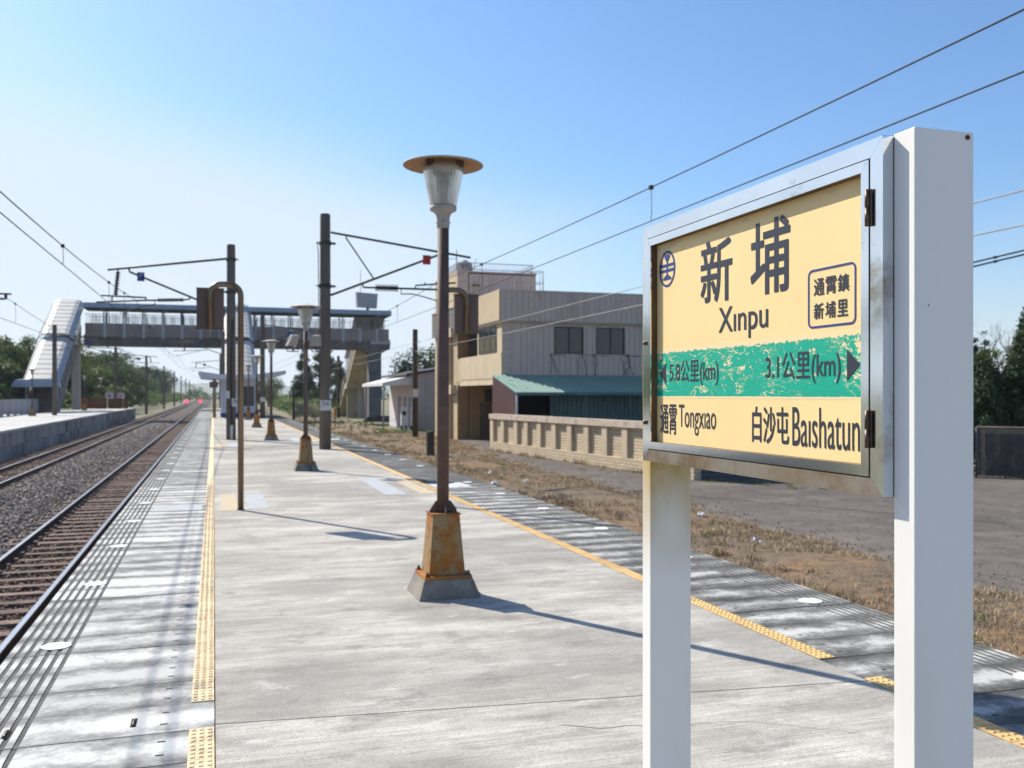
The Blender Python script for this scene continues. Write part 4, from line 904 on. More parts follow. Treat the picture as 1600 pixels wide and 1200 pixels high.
b.tube([(.04, 0, 3.5), (.04, 0, 3.53)], .004, 5); b.build('bracket', M['hinge'], lamp)
LL = ['lamp with floodlights strapped below its shade, between the nearest lamp and the mast', 'third lamp of the row, slim, right of the brown hanging sign', 'fourth lamp of the row, pale shade against the footbridge girder', 'farthest lamp of the row, standing in front of the white shelter window']
lamps2 = []
for (x, y), lb in zip(((1.845, 19.95), (1.90, 33.3), (1.965, 46.3), (2.06, 60.3)), LL):
    o = copy_tree(lamp, (x, y, 0), lb); lamps2.append(o)
for (x, y), lb in zip(((-12.72, 75.8), (-12.1, 99.5), (-12.4, 116.5)), ('mushroom lamp on the side platform in front of the grey parapet', 'mushroom lamp on the side platform just right of the bridge pillar', 'small distant mushroom lamp at the far end of the side platform')):
    o = copy_tree(lamp, (x, y, 0), lb); o['group'] = 'mushroom lamps on the side platform'
# floodlights on the second lamp
for (dx, rz, lb) in ((-.27, .5, 'white floodlight on the left side of the second lamp pole'), (.2, -.6, 'floodlight turned away on the right side of the second lamp pole')):
    fl = thing('floodlight', lb, 'floodlight', (1.845 + dx, 19.9, 2.72), rz, 'floodlights on the second lamp')
    b = MB(); b.hexa([(-.14, -.02, -.11), (.08, -.02, -.11), (.08, .1, -.10), (-.12, .1, -.10), (-.06, -.09, .11), (.11, -.09, .11), (.11, .03, .13), (-.05, .03, .13)]); b.build('housing', M['collar'], fl)
    b = MB(); b.tube([(.13, .05, -.12), (.17, .05, -.22), (-.1, .05, -.22), (-.15, .05, -.12)], .012, 6); b.tube([(.02, .05, -.22), (-dx * .7 * math.cos(rz), .05, -.05)], .018, 6); b.build('bracket', M['hinge'], fl)
bd2 = thing('cable_strap', 'metal straps and a grey conduit fixed to the second lamp pole', 'strap', (1.845, 19.95, 0))
b = MB()
for z in (1.02, 2.33): b.tube([(-.1, -.03, z), (.1, -.03, z)], .012, 6); b.lathe([(.049, z - .02), (.05, z + .02)], 16)
b.build('clamp', M['hinge'], bd2)
b = MB(); b.tube([(.07, -.28, 0), (.055, -.2, .35), (.03, -.1, .66), (.02, -.055, .9), (.0, -.055, 2.6)], .014, 6); b.build('conduit', M['tube_brass'], bd2)

# ---- hanging signs on bent tubes (seen from behind)
def tube_sign(x, y, dirx, lab):
    t = thing('hanging_sign', lab, 'sign', (x, y, 0), 0, 'brown hanging signs on bent tubes'); s_ = dirx; r = .15; H = 3.11; L = .405
    pts = [(0, 0, 0), (0, 0, H - r)] + [(s_ * (r - r * math.cos(a)), 0, H - r + r * math.sin(a)) for a in [R(v) for v in (15, 30, 45, 60, 75, 90)]]
    pts += [(s_ * (L - r + r * math.sin(a)), 0, H - r + r * math.cos(a)) for a in [R(v) for v in (0, 15, 30, 45, 60, 75, 90)]] + [(s_ * L, 0, 2.5)]
    b = MB(); b.tube(pts, .041, 14); b.build('tube', M['tube_brass'], t)
    b = MB(); b.box(s_ * L - .175, s_ * L + .185, .035, .1, 2.5, 3.045); b.build('panel', M['sign_back'], t)
    b = MB(); b.box(s_ * L - .18, s_ * L + .19, .03, .105, 2.485, 2.4995); b.box(s_ * L - .18, s_ * L + .19, .03, .105, 3.0455, 3.06); b.build('trim', M['hinge'], t)
    b = MB(); b.lathe([(.047, 0), (.05, .01), (.044, .02)], 14); b.build('collar', M['hinge'], t); return t
tube_sign(.355, 13.35, -1, 'brown hanging sign on a bent steel tube at the left tactile strip')
tube_sign(3.10, 13.05, 1, 'brown hanging sign on a bent tube half hidden behind the nearest lamp pole')

# ---- catenary masts
def mast(x, y, h, lab, r=.155, zb=0, plates=False, group='concrete catenary masts'):
    t = thing('catenary_mast', lab, 'mast', (x, y, zb), 0, group)
    b = MB(); b.tube([(0, 0, 0), (0, 0, h - .04), (0, 0, h)], [r, r * .87, r * .78], 20); b.build('pole', M['mast'], t)
    return t
def poly(par, name, y0, Y, px, r, mat, n=7):
    """tube through photo points on the plane of the mast"""
    b = MB(); L = par.location; b.tube([tuple(Vector(at(a, c, Y)) - L) for a, c in px], r, n); return b.build(name, mat, par)
def insul(par, p, q, mat, r=.085, n=9):
    p, q = Vector(p) - par.location, Vector(q) - par.location; b = MB(); d = q - p; pts = [p]; rs = [.03]
    for i in range(n):
        for f_, rr in ((.15, .04), (.45, r), (.6, r), (.9, .04)): pts.append(p + d * ((i + f_) / n)); rs.append(rr)
    pts.append(q); rs.append(.03); b.tube(pts, rs, 10, smooth=False); return b.build('insulator', mat, par)
m1 = mast(.58, 34.15, 6.87, 'left catenary mast on the island platform with a cantilever over the near track', .165)
Y_ = 34.15; k_ = m1
poly(k_, 'top_tube', 0, Y_, [(353, 404.5), (168, 421.5)], .04, M['iron'])
poly(k_, 'bracket_tube', 0, Y_, [(201, 419), (203, 425), (218, 431), (305, 467), (353, 487)], .035, M['iron'])
insul(k_, at(184.5, 424, Y_), at(180.5, 461, Y_), M['insulator'], .09); poly(k_, 'hanger', 0, Y_, [(184.5, 419), (184.5, 425)], .025, M['iron'])
poly(k_, 'carrier_tube', 0, Y_, [(158, 461.5), (228, 465)], .03, M['iron']); poly(k_, 'hanger', 0, Y_, [(175, 462), (175, 470)], .025, M['iron']); poly(k_, 'hanger', 0, Y_, [(228, 464), (228, 469)], .025, M['iron'])
poly(k_, 'registration_tube', 0, Y_, [(150, 472), (228, 469.3), (246, 469)], .03, M['iron']); insul(k_, at(246, 469, Y_), at(287, 468.5, Y_), M['insulator'], .075, 10); poly(k_, 'registration_tube', 0, Y_, [(287, 468.5), (296, 467.5), (298, 464.5)], .03, M['iron'])
poly(k_, 'steady_arm', 0, Y_, [(241, 470), (243, 475), (225, 478), (205, 484), (192, 491)], .018, M['iron'])
m2 = mast(3.09, 27.4, 6.85, 'right catenary mast with a red plate on its cantilever, behind the floodlit lamp', .17); Y_ = 27.4; k_ = m2
poly(k_, 'top_tube', 0, Y_, [(517, 363), (735, 402.5)], .035, M['iron']); poly(k_, 'tie', 0, Y_, [(541, 367), (541, 372), (585, 437)], .022, M['iron'])
poly(k_, 'bracket_tube', 0, Y_, [(516, 461), (520, 460), (686, 398), (687, 392)], .036, M['iron'])
poly(k_, 'hanger', 0, Y_, [(566, 444), (568, 449)], .025, M['iron']); poly(k_, 'registration_tube', 0, Y_, [(568, 449), (586, 449.5)], .028, M['iron']); insul(k_, at(586, 449.5, Y_), at(622, 450.5, Y_), M['insulator_dark'], .11, 12)
poly(k_, 'registration_tube', 0, Y_, [(622, 450.5), (700, 453)], .032, M['iron']); poly(k_, 'carrier_tube', 0, Y_, [(649, 451), (649, 446), (712, 442)], .026, M['iron']); poly(k_, 'hanger', 0, Y_, [(664, 445), (664, 441)], .02, M['iron'])
poly(k_, 'steady_arm', 0, Y_, [(627, 452), (626, 459), (645, 459.5), (663, 464), (683, 470), (683, 475)], .018, M['iron'])
b = MB(); b.tube([(-.17, -.02, 1.2), (-.19, -.03, 4.5), (-.2, -.03, 5.65), (-.22, 0, 6.0)], .014, 6); b.build('earth_wire', M['iron'], m2)
b = MB(); b.tube([(.06, -.17, 0.0), (.06, -.175, .5), (.02, -.17, .6), (.0, -.165, 2.5), (.05, -.16, 4.2)], .022, 6); b.build('cable', M['black'], m1)
b = MB(); b.tube([(.02, -.2, 0.0), (.02, -.19, .42), (.02, -.19, .52)], [.05, .05, .06], 10); b.build('conduit', M['plate_white'], m1)
for t in (m1, m2):
    for z in (6.0, 4.75) if t is m2 else (6.35, 5.2):
        b = MB(); b.lathe([(.168, z - .06), (.175, z - .055), (.175, z + .055), (.168, z + .06)], 20); s_ = 1 if t is m2 else -1
        b.box(min(s_ * .16, s_ * .3), max(s_ * .16, s_ * .3), -.03, .03, z - .03, z + .03); b.box(-s_ * .26 if s_ > 0 else .16, -s_ * .16 if s_ > 0 else .26, -.04, .04, z - .015, z + .015); b.build('clamp', M['iron'], t)
def plate(par, x0, x1, z0, z1, y, mat, txt=None, ink='sign_ink', nm='number_plate'):
    b = MB(); b.box(x0, x1, y, y + .012, z0, z1); o = b.build(nm, M[mat], par)
    if txt: text('number', txt, x0 + (x1 - x0) * .2, x1 - (x1 - x0) * .2, z0 + (z1 - z0) * .45, z1 - (z1 - z0) * .12, y - .003, M[ink], o)
    return o
plate(m2, -.17, .15, 1.13, 1.43, -.185, 'plate_white', '54'); plate(m2, .1, .19, 1.47, 1.77, -.18, 'plate_white', '1')
plate(m1, .02, .25, 1.17, 1.45, -.185, 'plate_white', '58'); plate(m1, -.16, -.05, 1.45, 1.72, -.185, 'plate_white')
for (t, Y_, p, mat_, tx) in ((m2, 27.4, (660, 672, 399.5, 413.5), 'plate_red', '22\n4'), (m1, 34.15, (214.5, 226, 426, 439.5), 'plate_blue', '20\n4')):
    a = Vector(at(p[0], p[3], Y_)) - t.location; c_ = Vector(at(p[1], p[2], Y_)) - t.location
    o = plate(t, a.x, c_.x, a.z, c_.z, -.07, mat_, tx, 'plate_white' if mat_ == 'plate_blue' else 'sign_back', 'marker_plate')
# farther masts
MB_L = [(.74, 81, 'catenary mast rising behind the left side of the white shelter roof', 0), (.85, 126, 'distant catenary mast left of the shelter, beyond the footbridge', -.2)]
MB_R = [(3.07, 63.5, 'short looking catenary mast beside the shelter, below the bridge parapet', 0)]
MB_S = [(-11.55, 78, 'catenary mast on the side platform in front of the roofed stairs', 0), (-10.5, 113, 'catenary mast standing at the end of the side platform', 0)] + \
       [(-8.9, 138 + 48 * i, t, -1.2) for i, t in enumerate(('first catenary mast past the side platform end', 'second catenary mast past the side platform end', 'third catenary mast past the side platform end', 'fourth catenary mast past the side platform end', 'fifth catenary mast past the side platform end', 'sixth catenary mast past the side platform end'))]
def simple_cant(t, s_, L_):
    b = MB(); b.tube([(0, 0, 6.2), (s_ * L_, 0, 5.85)], .04, 6); b.tube([(0, 0, 4.9), (s_ * L_ * .8, 0, 5.9)], .035, 6); b.tube([(s_ * L_ * .35, 0, 5.25), (s_ * (L_ + .3), 0, 5.15)], .03, 6); b.tube([(s_ * L_ * .5, 0, 5.2), (s_ * L_, 0, 4.75)], .02, 5); b.tube([(s_ * L_ * .82, 0, 5.85), (s_ * L_ * .85, 0, 5.2)], .06, 6); b.build('cantilever', M['iron'], t)
    b = MB(); b.box(s_ * L_ * .55 - .15, s_ * L_ * .55 + .15, -.06, -.04, 5.45, 5.75); b.build('marker_plate', M['plate_blue'], t)
for x, y, l, zb in MB_L: t = mast(x, y, 6.87 - zb, l, .165, zb); simple_cant(t, -1, 3.6)
for x, y, l, zb in MB_R: t = mast(x, y, 6.85, l, .17, zb); simple_cant(t, 1, 3.2); plate(t, -.16, .16, 1.1, 1.4, -.19, 'plate_white')
for x, y, l, zb in MB_S: t = mast(x, y, 6.9 - zb, l, .18, zb); simple_cant(t, 1, 2.7 if x > -10 else 4.4)
# support of the far track: mast just outside the picture, its arm reaches in
t = mast(-9.5, 34.0, 6.9, 'arm end of a catenary support reaching in at the left picture edge', .165); Y_ = 34.0
poly(t, 'carrier_tube', 0, Y_, [(-80, 456), (18, 459.5)], .03, M['iron']); poly(t, 'hanger', 0, Y_, [(9, 459), (9, 467)], .05, M['iron']); poly(t, 'registration_tube', 0, Y_, [(-80, 470), (9, 467)], .03, M['iron'])

# ---- overhead wires
def catenary(lab, x, ymasts, zc, zm, sag, stag=.12, near=-4, ydrop=4.6):
    t = thing('overhead_line', lab, 'overhead wire', (0, 0, 0))
    def xat(y): return float(np.interp(y, ymasts, [x + (stag if i % 2 else -stag) for i in range(len(ymasts))]))
    def zmes(y):
        for a, b_ in zip(ymasts, ymasts[1:]):
            if a <= y <= b_: u = (y - a) / (b_ - a); return zm - sag * 4 * u * (1 - u)
        return zm
    ys_ = sorted(set(list(np.arange(ymasts[0], ymasts[-1], 3.0)) + list(ymasts)))
    b = MB(); b.tube([(xat(y), y, zc) for y in ys_], .0085, 5); b.build('contact_wire', M['wire'], t)
    b = MB(); b.tube([(xat(y), y, zmes(y)) for y in ys_], .0095, 5); b.build('messenger_wire', M['wire'], t)
    for y in drops[lab]:
        b = MB(); b.tube([(xat(y), y, zmes(y)), (xat(y) + .012, y, zmes(y) * .35 + zc * .65), (xat(y), y, zc)], .0055, 4); b.box(xat(y) - .028, xat(y) + .028, y - .035, y + .035, zmes(y) - .03, zmes(y) + .03); b.build('dropper', M['wire'], t)
    return t
drops = {}
a_, b_, c_ = 'overhead wires above the near track, at the left of the sky', 'overhead wires sloping across the sky above the white sign', 'thin overhead wires above the far track at the left picture edge'
drops[a_] = [5.5, 11.8, 18.5, 25.9, 30, 37, 42, 48, 55, 62, 69, 76]; drops[b_] = [3.5, 12.77, 22.3, 33.5, 39, 45, 52, 59, 66]; drops[c_] = [28, 35.0, 41.8, 48, 55, 62, 69]
catenary(a_, -2.65, [-16, 34.15, 81, 126, 172, 218, 264], 3.95, 4.82, .62)
catenary(b_, 6.3, [-10, 27.4, 63.5, 100, 140], 4.23, 4.95, .22, .1)
catenary(c_, -6.5, [-10, 34, 78, 113, 160, 206], 4.0, 4.7, .5)
# poles and service lines on the right
def wood_pole(x, y, h, lab, r=.13, lean=0.0):
    t = thing('utility_pole', lab, 'pole', (x, y, zg(y)), 0, 'old utility poles on the right')
    b = MB(); b.tube([(0, 0, -.1), (lean * .5, 0, h * .5), (lean, 0, h - .03), (lean, 0, h)], [r, r * .92, r * .85, r * .7], 14); b.build('pole', M['wood'], t); return t
up = wood_pole(10.75, 51.2, 6.1, 'weathered brown utility pole in front of the grey hut', .165)
b = MB(); b.box(-.14, .14, -.19, -.16, 2.3, 2.75); b.build('number_plate', M['plate_white'], up)
b = MB(); b.tube([(0, -.1, 5.4), (.25, -.1, 5.4)], .03, 6); b.tube([(0, -.1, 4.9), (.25, -.1, 4.9)], .03, 6); b.build('bracket', M['iron'], up)
wood_pole(15.2, 120, 7.8, 'distant dark utility pole between the right mast and the stairs', .2)
wood_pole(7.6, 95, 3.4, 'short dark pole in the weeds left of the floodlit lamp', .12)
lp = thing('steel_pole', 'thin steel pole on the lot behind the sign, casting a long shadow on the asphalt', 'pole', (at(1062, 773, 19.36)[0], 19.36, -.76))
b = MB(); b.tube([(0, 0, -.1), (0, 0, 5.8)], .03, 10); b.build('pole', M['iron'], lp); b = MB(); b.lathe([(.07, 0), (.07, .02), (.035, .03)], 12); b.build('base', M['iron'], lp)
wp = thing('wooden_stub', 'short sawn-off wooden post in the dry grass right of the platform', 'post', (8.07, 35.5, zg(35) + .02)); b = MB(); b.hexa([(-.16, -.1, 0), (.13, -.1, 0), (.13, .12, 0), (-.16, .12, 0), (-.17, -.1, .95), (.12, -.1, 1.02), (.12, .12, 1.02), (-.17, .12, .95)]); b.build('post', M['wood'], wp)
pw = thing('service_line', 'two pale service wires running from the utility pole past the building', 'wire', (0, 0, 0))
for z0, x_ in ((4.0, 10.72), (4.49, 10.75)):
    b = MB(); pts = []
    for s0, s1 in ((-12, 51.2), (51.2, 104)):
        for i in range(17):
            u = i / 16; pts.append((x_, s0 + (s1 - s0) * u, z0 + .0 - .05 * 4 * u * (1 - u)))
    b.tube(pts, .012, 5); b.build('wire', M['wire_pale'], pw)
cb_ = thing('cable_bundle', 'pair of thick dark cables at the right edge of the sky', 'cable', (0, 0, 0))
for dz in (0, -.13):
    b = MB(); p, q = Vector((29, 22.2, 7.35 + dz)), Vector((19.5, 38.7, 5.0 + dz * 1.6)); b.tube([p + (q - p) * (i / 10) + Vector((0, 0, -.35 * 4 * (i / 10) * (1 - i / 10))) for i in range(11)], .032, 6)
    for i in range(14):
        u = (i + .5) / 14; c = p + (q - p) * u + Vector((0, 0, -.35 * 4 * u * (1 - u))); b.box(c.x - .045, c.x + .045, c.y - .045, c.y + .045, c.z - .045, c.z + .045)
    b.build('cable', M['wire'], cb_)
# ---- red lights at the far end of the tracks
for (x, y, lb) in ((-4.2, 325, 'red signal lamp beside the near track far away'), (-8.15, 310, 'red signal lamp beside the far track far away')):
    t = thing('dwarf_signal', lb, 'signal', (x, y, -1.3), 0, 'red signal lamps')
    b = MB(); b.box(-.45, .45, 0, .4, 0, 1.1); b.build('case', M['black'], t)
    b = MB(); b.lathe([(.001, 0), (.38, 0)], 18); o = b.build('lens', M['red_light'], t, (0, -.02, .62)); o.rotation_euler = (math.pi / 2, 0, 0)
for (x, lb) in ((-11.6, 'left of two small white signs at the end of the side platform'), (-10.4, 'right of two small white signs at the end of the side platform')):
    t = thing('platform_notice', lb, 'sign', (x, 117.5, 0), 0, 'small white signs on the side platform')
    b = MB(); b.box(-.06, .06, -.05, .05, 0, 2.0); b.build('post', M['bridge_post'], t); b = MB(); b.box(-.42, .42, -.08, -.052, 1.0, 1.75); o = b.build('panel', M['shelter_white'], t); b = MB(); b.box(-.25, .25, -.09, -.081, 1.25, 1.6); b.build('print', basic('pink_print', (.5, .2, .3), None), o)
rm_ = thing('marker_post', 'thin orange topped marker post in the weeds near the bridge stairs', 'post', (9.6, 78, zg(78))); b = MB(); b.box(-.05, .05, -.05, .05, 0, 1.0); b.build('post', M['wood'], rm_); b = MB(); b.box(-.1, .1, -.07, .07, 1.0, 1.5); b.build('head', basic('orange_paint', (.5, .12, .03), None), rm_)

# ---- the station name sign
SX, SYY = 1.326, 2.736; SR = math.atan2(-.99997, -.007867)
sg = thing('station_sign', 'large yellow station name board in a steel frame between two white posts', 'sign', (SX, SYY, 0), SR)
L_, ZB, ZT = 1.144, 1.386, 2.136
def bar(name, mat, q0, q1, p0, p1, y0, y1, mi=0):
    """mitred frame bar: outer edge q0-q1, inner edge p0-p1 in (u, z)"""
    mb = MB(); P = [q0, q1, p1, p0]; vs = [(u, y0, z) for u, z in P] + [(u, y1, z) for u, z in P]
    mb.add(vs, [(0, 1, 2, 3), (7, 6, 5, 4)] + [(i, (i + 1) % 4, (i + 1) % 4 + 4, i + 4) for i in range(4)]); return mb.build(name, mat, sg)
g = .0006
def ring(name, mat, o, i, y0, y1, lower=None):
    (u0, u1, z0, z1), (a0, a1, c0, c1) = o, i
    bar(name, mat, (u0, z1), (u1, z1), (a0, c1), (a1, c1), y0, y1); bar(name, lower or mat, (u0, z0), (u1, z0), (a0, c0), (a1, c0), y0, y1)
    bar(name, mat, (u0, z0 + g), (u0, z1 - g), (a0, c0 + g), (a0, c1 - g), y0, y1); bar(name, mat, (u1, z0 + g), (u1, z1 - g), (a1, c0 + g), (a1, c1 - g), y0, y1)
ring('frame_bar', M['stainless'], (0, L_, ZB, ZT), (.0385, 1.1050, 1.4235, 2.0985), 0, .026, M['stainless_dull'])
ring('door_bar', M['stainless'], (.0415, 1.1022, 1.4265, 2.0955), (.0588, 1.0775, 1.4493, 2.0724), -.0022, .0008)
ring('door_reveal', M['frame_inside'], (.0405, 1.103, 1.4255, 2.0965), (.0583, 1.078, 1.4488, 2.0729), .0009, .0295)
b = MB(); b.box(.001, L_ - .001, .0262, .098, ZB + .001, ZT - .001); b.build('case', M['stainless_dull'], sg)
b = MB(); b.box(.0385, 1.105, .022, .0258, 1.4235, 2.0985); b.build('gap_liner', M['gap'], sg)
b = MB(); b.box(.0586, 1.0777, .0215, .0219, 1.4491, 2.0726); b.v = [(x, y + .0, z) for x, y, z in b.v]; face = b.build('sign_face', M['sign_yellow'], sg)
YF_ = .0208
for (u, z0, z1) in ((1.1045, 1.955, 2.031), (1.1045, 1.487, 1.566)):
    b = MB(); b.box(u - .010, u + .010, -.0055, -.0024, z0, z1); b.tube([(u, -.007, z0), (u, -.007, (z0 + z1) / 2 - .001)], .0055, 10); b.tube([(u, -.007, (z0 + z1) / 2 + .001), (u, -.007, z1)], .0055, 10); b.build('hinge', M['hinge'], sg)
for z in (1.765, 1.51):
    b = MB(); b.lathe([(.0075, 0), (.0075, .006), (.001, .008)], 14); o = b.build('lock', M['hinge'], sg, (.018, -.0002, z)); o.rotation_euler = (math.pi / 2, 0, 0)
# posts
def post(u0, u1, mat, top):
    b = MB(); z1 = top; x = .0265
    b.box(u0, u1, x, x + .147, 0, z1); o = b.build('post', mat, sg)
    bv = o.modifiers.new('bevel', 'BEVEL'); bv.width = .0025; bv.segments = 2; return o
pr_ = post(L_ + .001, L_ + .0625, M['post_white'], 2.139); post(-.0605, .001 - .0015, M['post_stained'], 2.13)
b = MB(); b.lathe([(.005, 0), (.005, .003), (.001, .004)], 12); o = b.build('screw', M['rust_spot'], pr_, (L_ + .0626,    .0265 + .13, 2.127)); o.rotation_euler = (0, math.pi / 2, 0)
b = MB(); b.lathe([(.002, 0), (.001, .0006)], 10); o = b.build('rust_spot', M['rust_spot'], pr_, (L_ + .0626, .06, 1.78)); o.rotation_euler = (0, math.pi / 2, 0)
# foot plates
for u in (-.03, L_ + .032):
    b = MB(); b.box(u - .09, u + .09, -.03, .21, 0, .01); b.build('foot_plate', M['stainless_dull'], sg)
# printing
INK = M['sign_ink']; ty = YF_ - .0004
text('name_character', '新', .341, .515, 1.858, 2.036, ty, INK, sg, .0022)
text('name_character', '埔', .607, .785, 1.855, 2.045, ty, INK, sg, .0022)
text('romanized_name', 'Xınpu', .444, .689, 1.7485, 1.8405, ty, INK, sg, .0006)
for i, ch in enumerate('通霄鎮'): text('address_character', ch, .8804 + i * .0445, .8804 + i * .0445 + .039, 1.8295, 1.8695, ty, INK, sg, .0006)
for i, ch in enumerate('新埔里'): text('address_character', ch, .8804 + i * .0435, .8804 + i * .0435 + .037, 1.7745, 1.8125, ty, INK, sg, .0006)
text('distance', '5.8公里(km)', .146, .443, 1.625, 1.702, ty, INK, sg, .0006)
text('distance', '3.1公里(km)', .678, .979, 1.625, 1.703, ty, INK, sg, .0006)
text('neighbour_name', '通霄', .083, .192, 1.476, 1.569, ty, INK, sg, .0009); text('neighbour_name', 'Tongxıao', .2075, .4286, 1.479, 1.569, ty, INK, sg, .0)
text('neighbour_name', '白沙屯', .615, .780, 1.475, 1.569, ty, INK, sg, .0009); text('neighbour_name', 'Baıshatun',   .7945, 1.0445, 1.4745, 1.569, ty, INK, sg, .0)
for P in ([(.0807, 1.6645), (.1227, 1.629), (.1227, 1.699)], [(1.0014, 1.629), (1.047, 1.6645), (1.0014, 1.700)]):
    mb = MB(); mb.add([(u, ty, z) for u, z in P], [(0, 1, 2)]); mb.build('arrow', INK, sg)
mb = MB(); mb.add([(.0587, YF_ + .0003, 1.588), (1.0776, YF_ + .0003, 1.588), (1.0776, YF_ + .0003, 1.742), (.0587, YF_ + .0003, 1.742)], [(0, 1, 2, 3)]); mb.build('green_band', M['band'], sg)
def outline(name, u0, u1, z0, z1, r, w, mat, n=8):
    mb = MB(); O = []; I = []
    for (cx, cz, a0) in ((u1 - r, z1 - r, 0), (u0 + r, z1 - r, 90), (u0 + r, z0 + r, 180), (u1 - r, z0 + r, 270)):
        for i in range(n + 1):
            a = R(a0 + 90 * i / n); O.append((cx + r * math.cos(a), ty, cz + r * math.sin(a))); I.append((cx + (r - w) * math.cos(a), ty, cz + (r - w) * math.sin(a)))
    m = len(O); mb.add(O + I, [(i, (i + 1) % m, m + (i + 1) % m, m + i) for i in range(m)]); return mb.build(name, mat, sg)
outline('address_frame', .8576, 1.0318, 1.7545, 1.892, .016, .0048, M['sign_blue'])
# railway emblem: ring, two bars and a rail section
mb = MB(); n = 40; cu, cz, ra, rb = .1294, 1.9905, .0535, .0565
o_ = [(cu + ra * math.cos(2 * math.pi * i / n), ty, cz + rb * math.sin(2 * math.pi * i / n)) for i in range(n)]; i_ = [(cu + (ra - .0085) * math.cos(2 * math.pi * i / n), ty, cz + (rb - .007) * math.sin(2 * math.pi * i / n)) for i in range(n)]
mb.add(o_ + i_, [(i, (i + 1) % n, n + (i + 1) % n, n + i) for i in range(n)])
for (z0, z1, h) in ((1.9975, 2.0065, .05), (1.981, 1.990, .05)):
    for (s0, s1) in ((-h, -.004), (.004, h)): mb.add([(cu + s0, ty, z0), (cu + s1, ty, z0), (cu + s1, ty, z1), (cu + s0, ty, z1)], [(0, 1, 2, 3)])
for P in ([(-.017, 2.034), (-.017, 2.026), (-.006, 2.014), (.006, 2.014), (.017, 2.026), (.017, 2.034)], [(-.004, 2.014), (-.0035, 1.972), (.0035, 1.972), (.004, 2.014)], [(-.028, 1.9565), (-.026, 1.963), (-.008, 1.972), (.008, 1.972), (.026, 1.963), (.028, 1.9565)]):
    mb.add([(cu + u, ty - .0001, z) for u, z in P], [tuple(range(len(P)))])
mb.build('emblem', M['sign_blue'], sg)
# scuffed film along the top edge of the panel
mb = MB()
P = [(.068, 2.045), (.095, 2.041), (.115, 2.050), (.15, 2.056), (.2, 2.060), (.23, 2.066), (.17, 2.064), (.12, 2.060), (.09, 2.056), (.07, 2.06)]
mb.add([(u, ty - .0001, z) for u, z in P], [tuple(range(len(P)))])
for (u, w) in ((.33, .05), (.42, .07), (.56, .04), (.70, .05), (.93, .04)): mb.add([(u, ty - .0001, 2.058), (u + w, ty - .0001, 2.060), (u + w * .8, ty - .0001, 2.0635), (u + w * .2, ty - .0001, 2.0625)], [(0, 1, 2, 3)])
mb.build('scuffed_edge', M['sign_scuff'], sg)

# ================================================================== VEGETATION
def leafcloud(name, C, RAD, nleaf, size, mat, parent=None, up=0.0, loc=None, aspect=.6):
    """small leaf faces spread through many clumps (C centres, RAD radii)"""
    C = np.asarray(C, float); RAD = np.asarray(RAD, float); w = RAD ** 2; idx = RNG.choice(len(C), nleaf, p=w / w.sum())
    d = RNG.normal(size=(nleaf, 3)); d /= np.linalg.norm(d, axis=1)[:, None]; rr = RNG.random(nleaf) ** .45
    P = C[idx] + d * (RAD[idx] * rr)[:, None] * np.array([1, 1, .8])
    nrm = d + RNG.normal(scale=.7, size=(nleaf, 3)); nrm[:, 2] += .3; nrm /= np.linalg.norm(nrm, axis=1)[:, None]
    t = np.cross(nrm, RNG.normal(size=(nleaf, 3))); t[:, 2] += up; t /= np.linalg.norm(t, axis=1)[:, None]; b_ = np.cross(nrm, t)
    s = size * RNG.uniform(.6, 1.4, nleaf)[:, None]; V = np.stack([P - t * s, P - b_ * s * aspect, P + t * s, P + b_ * s * aspect], 1).reshape(-1, 3)
    F = np.arange(nleaf * 4).reshape(-1, 4); return link(name, mesh_np(name, V, F, [mat]), parent, loc)
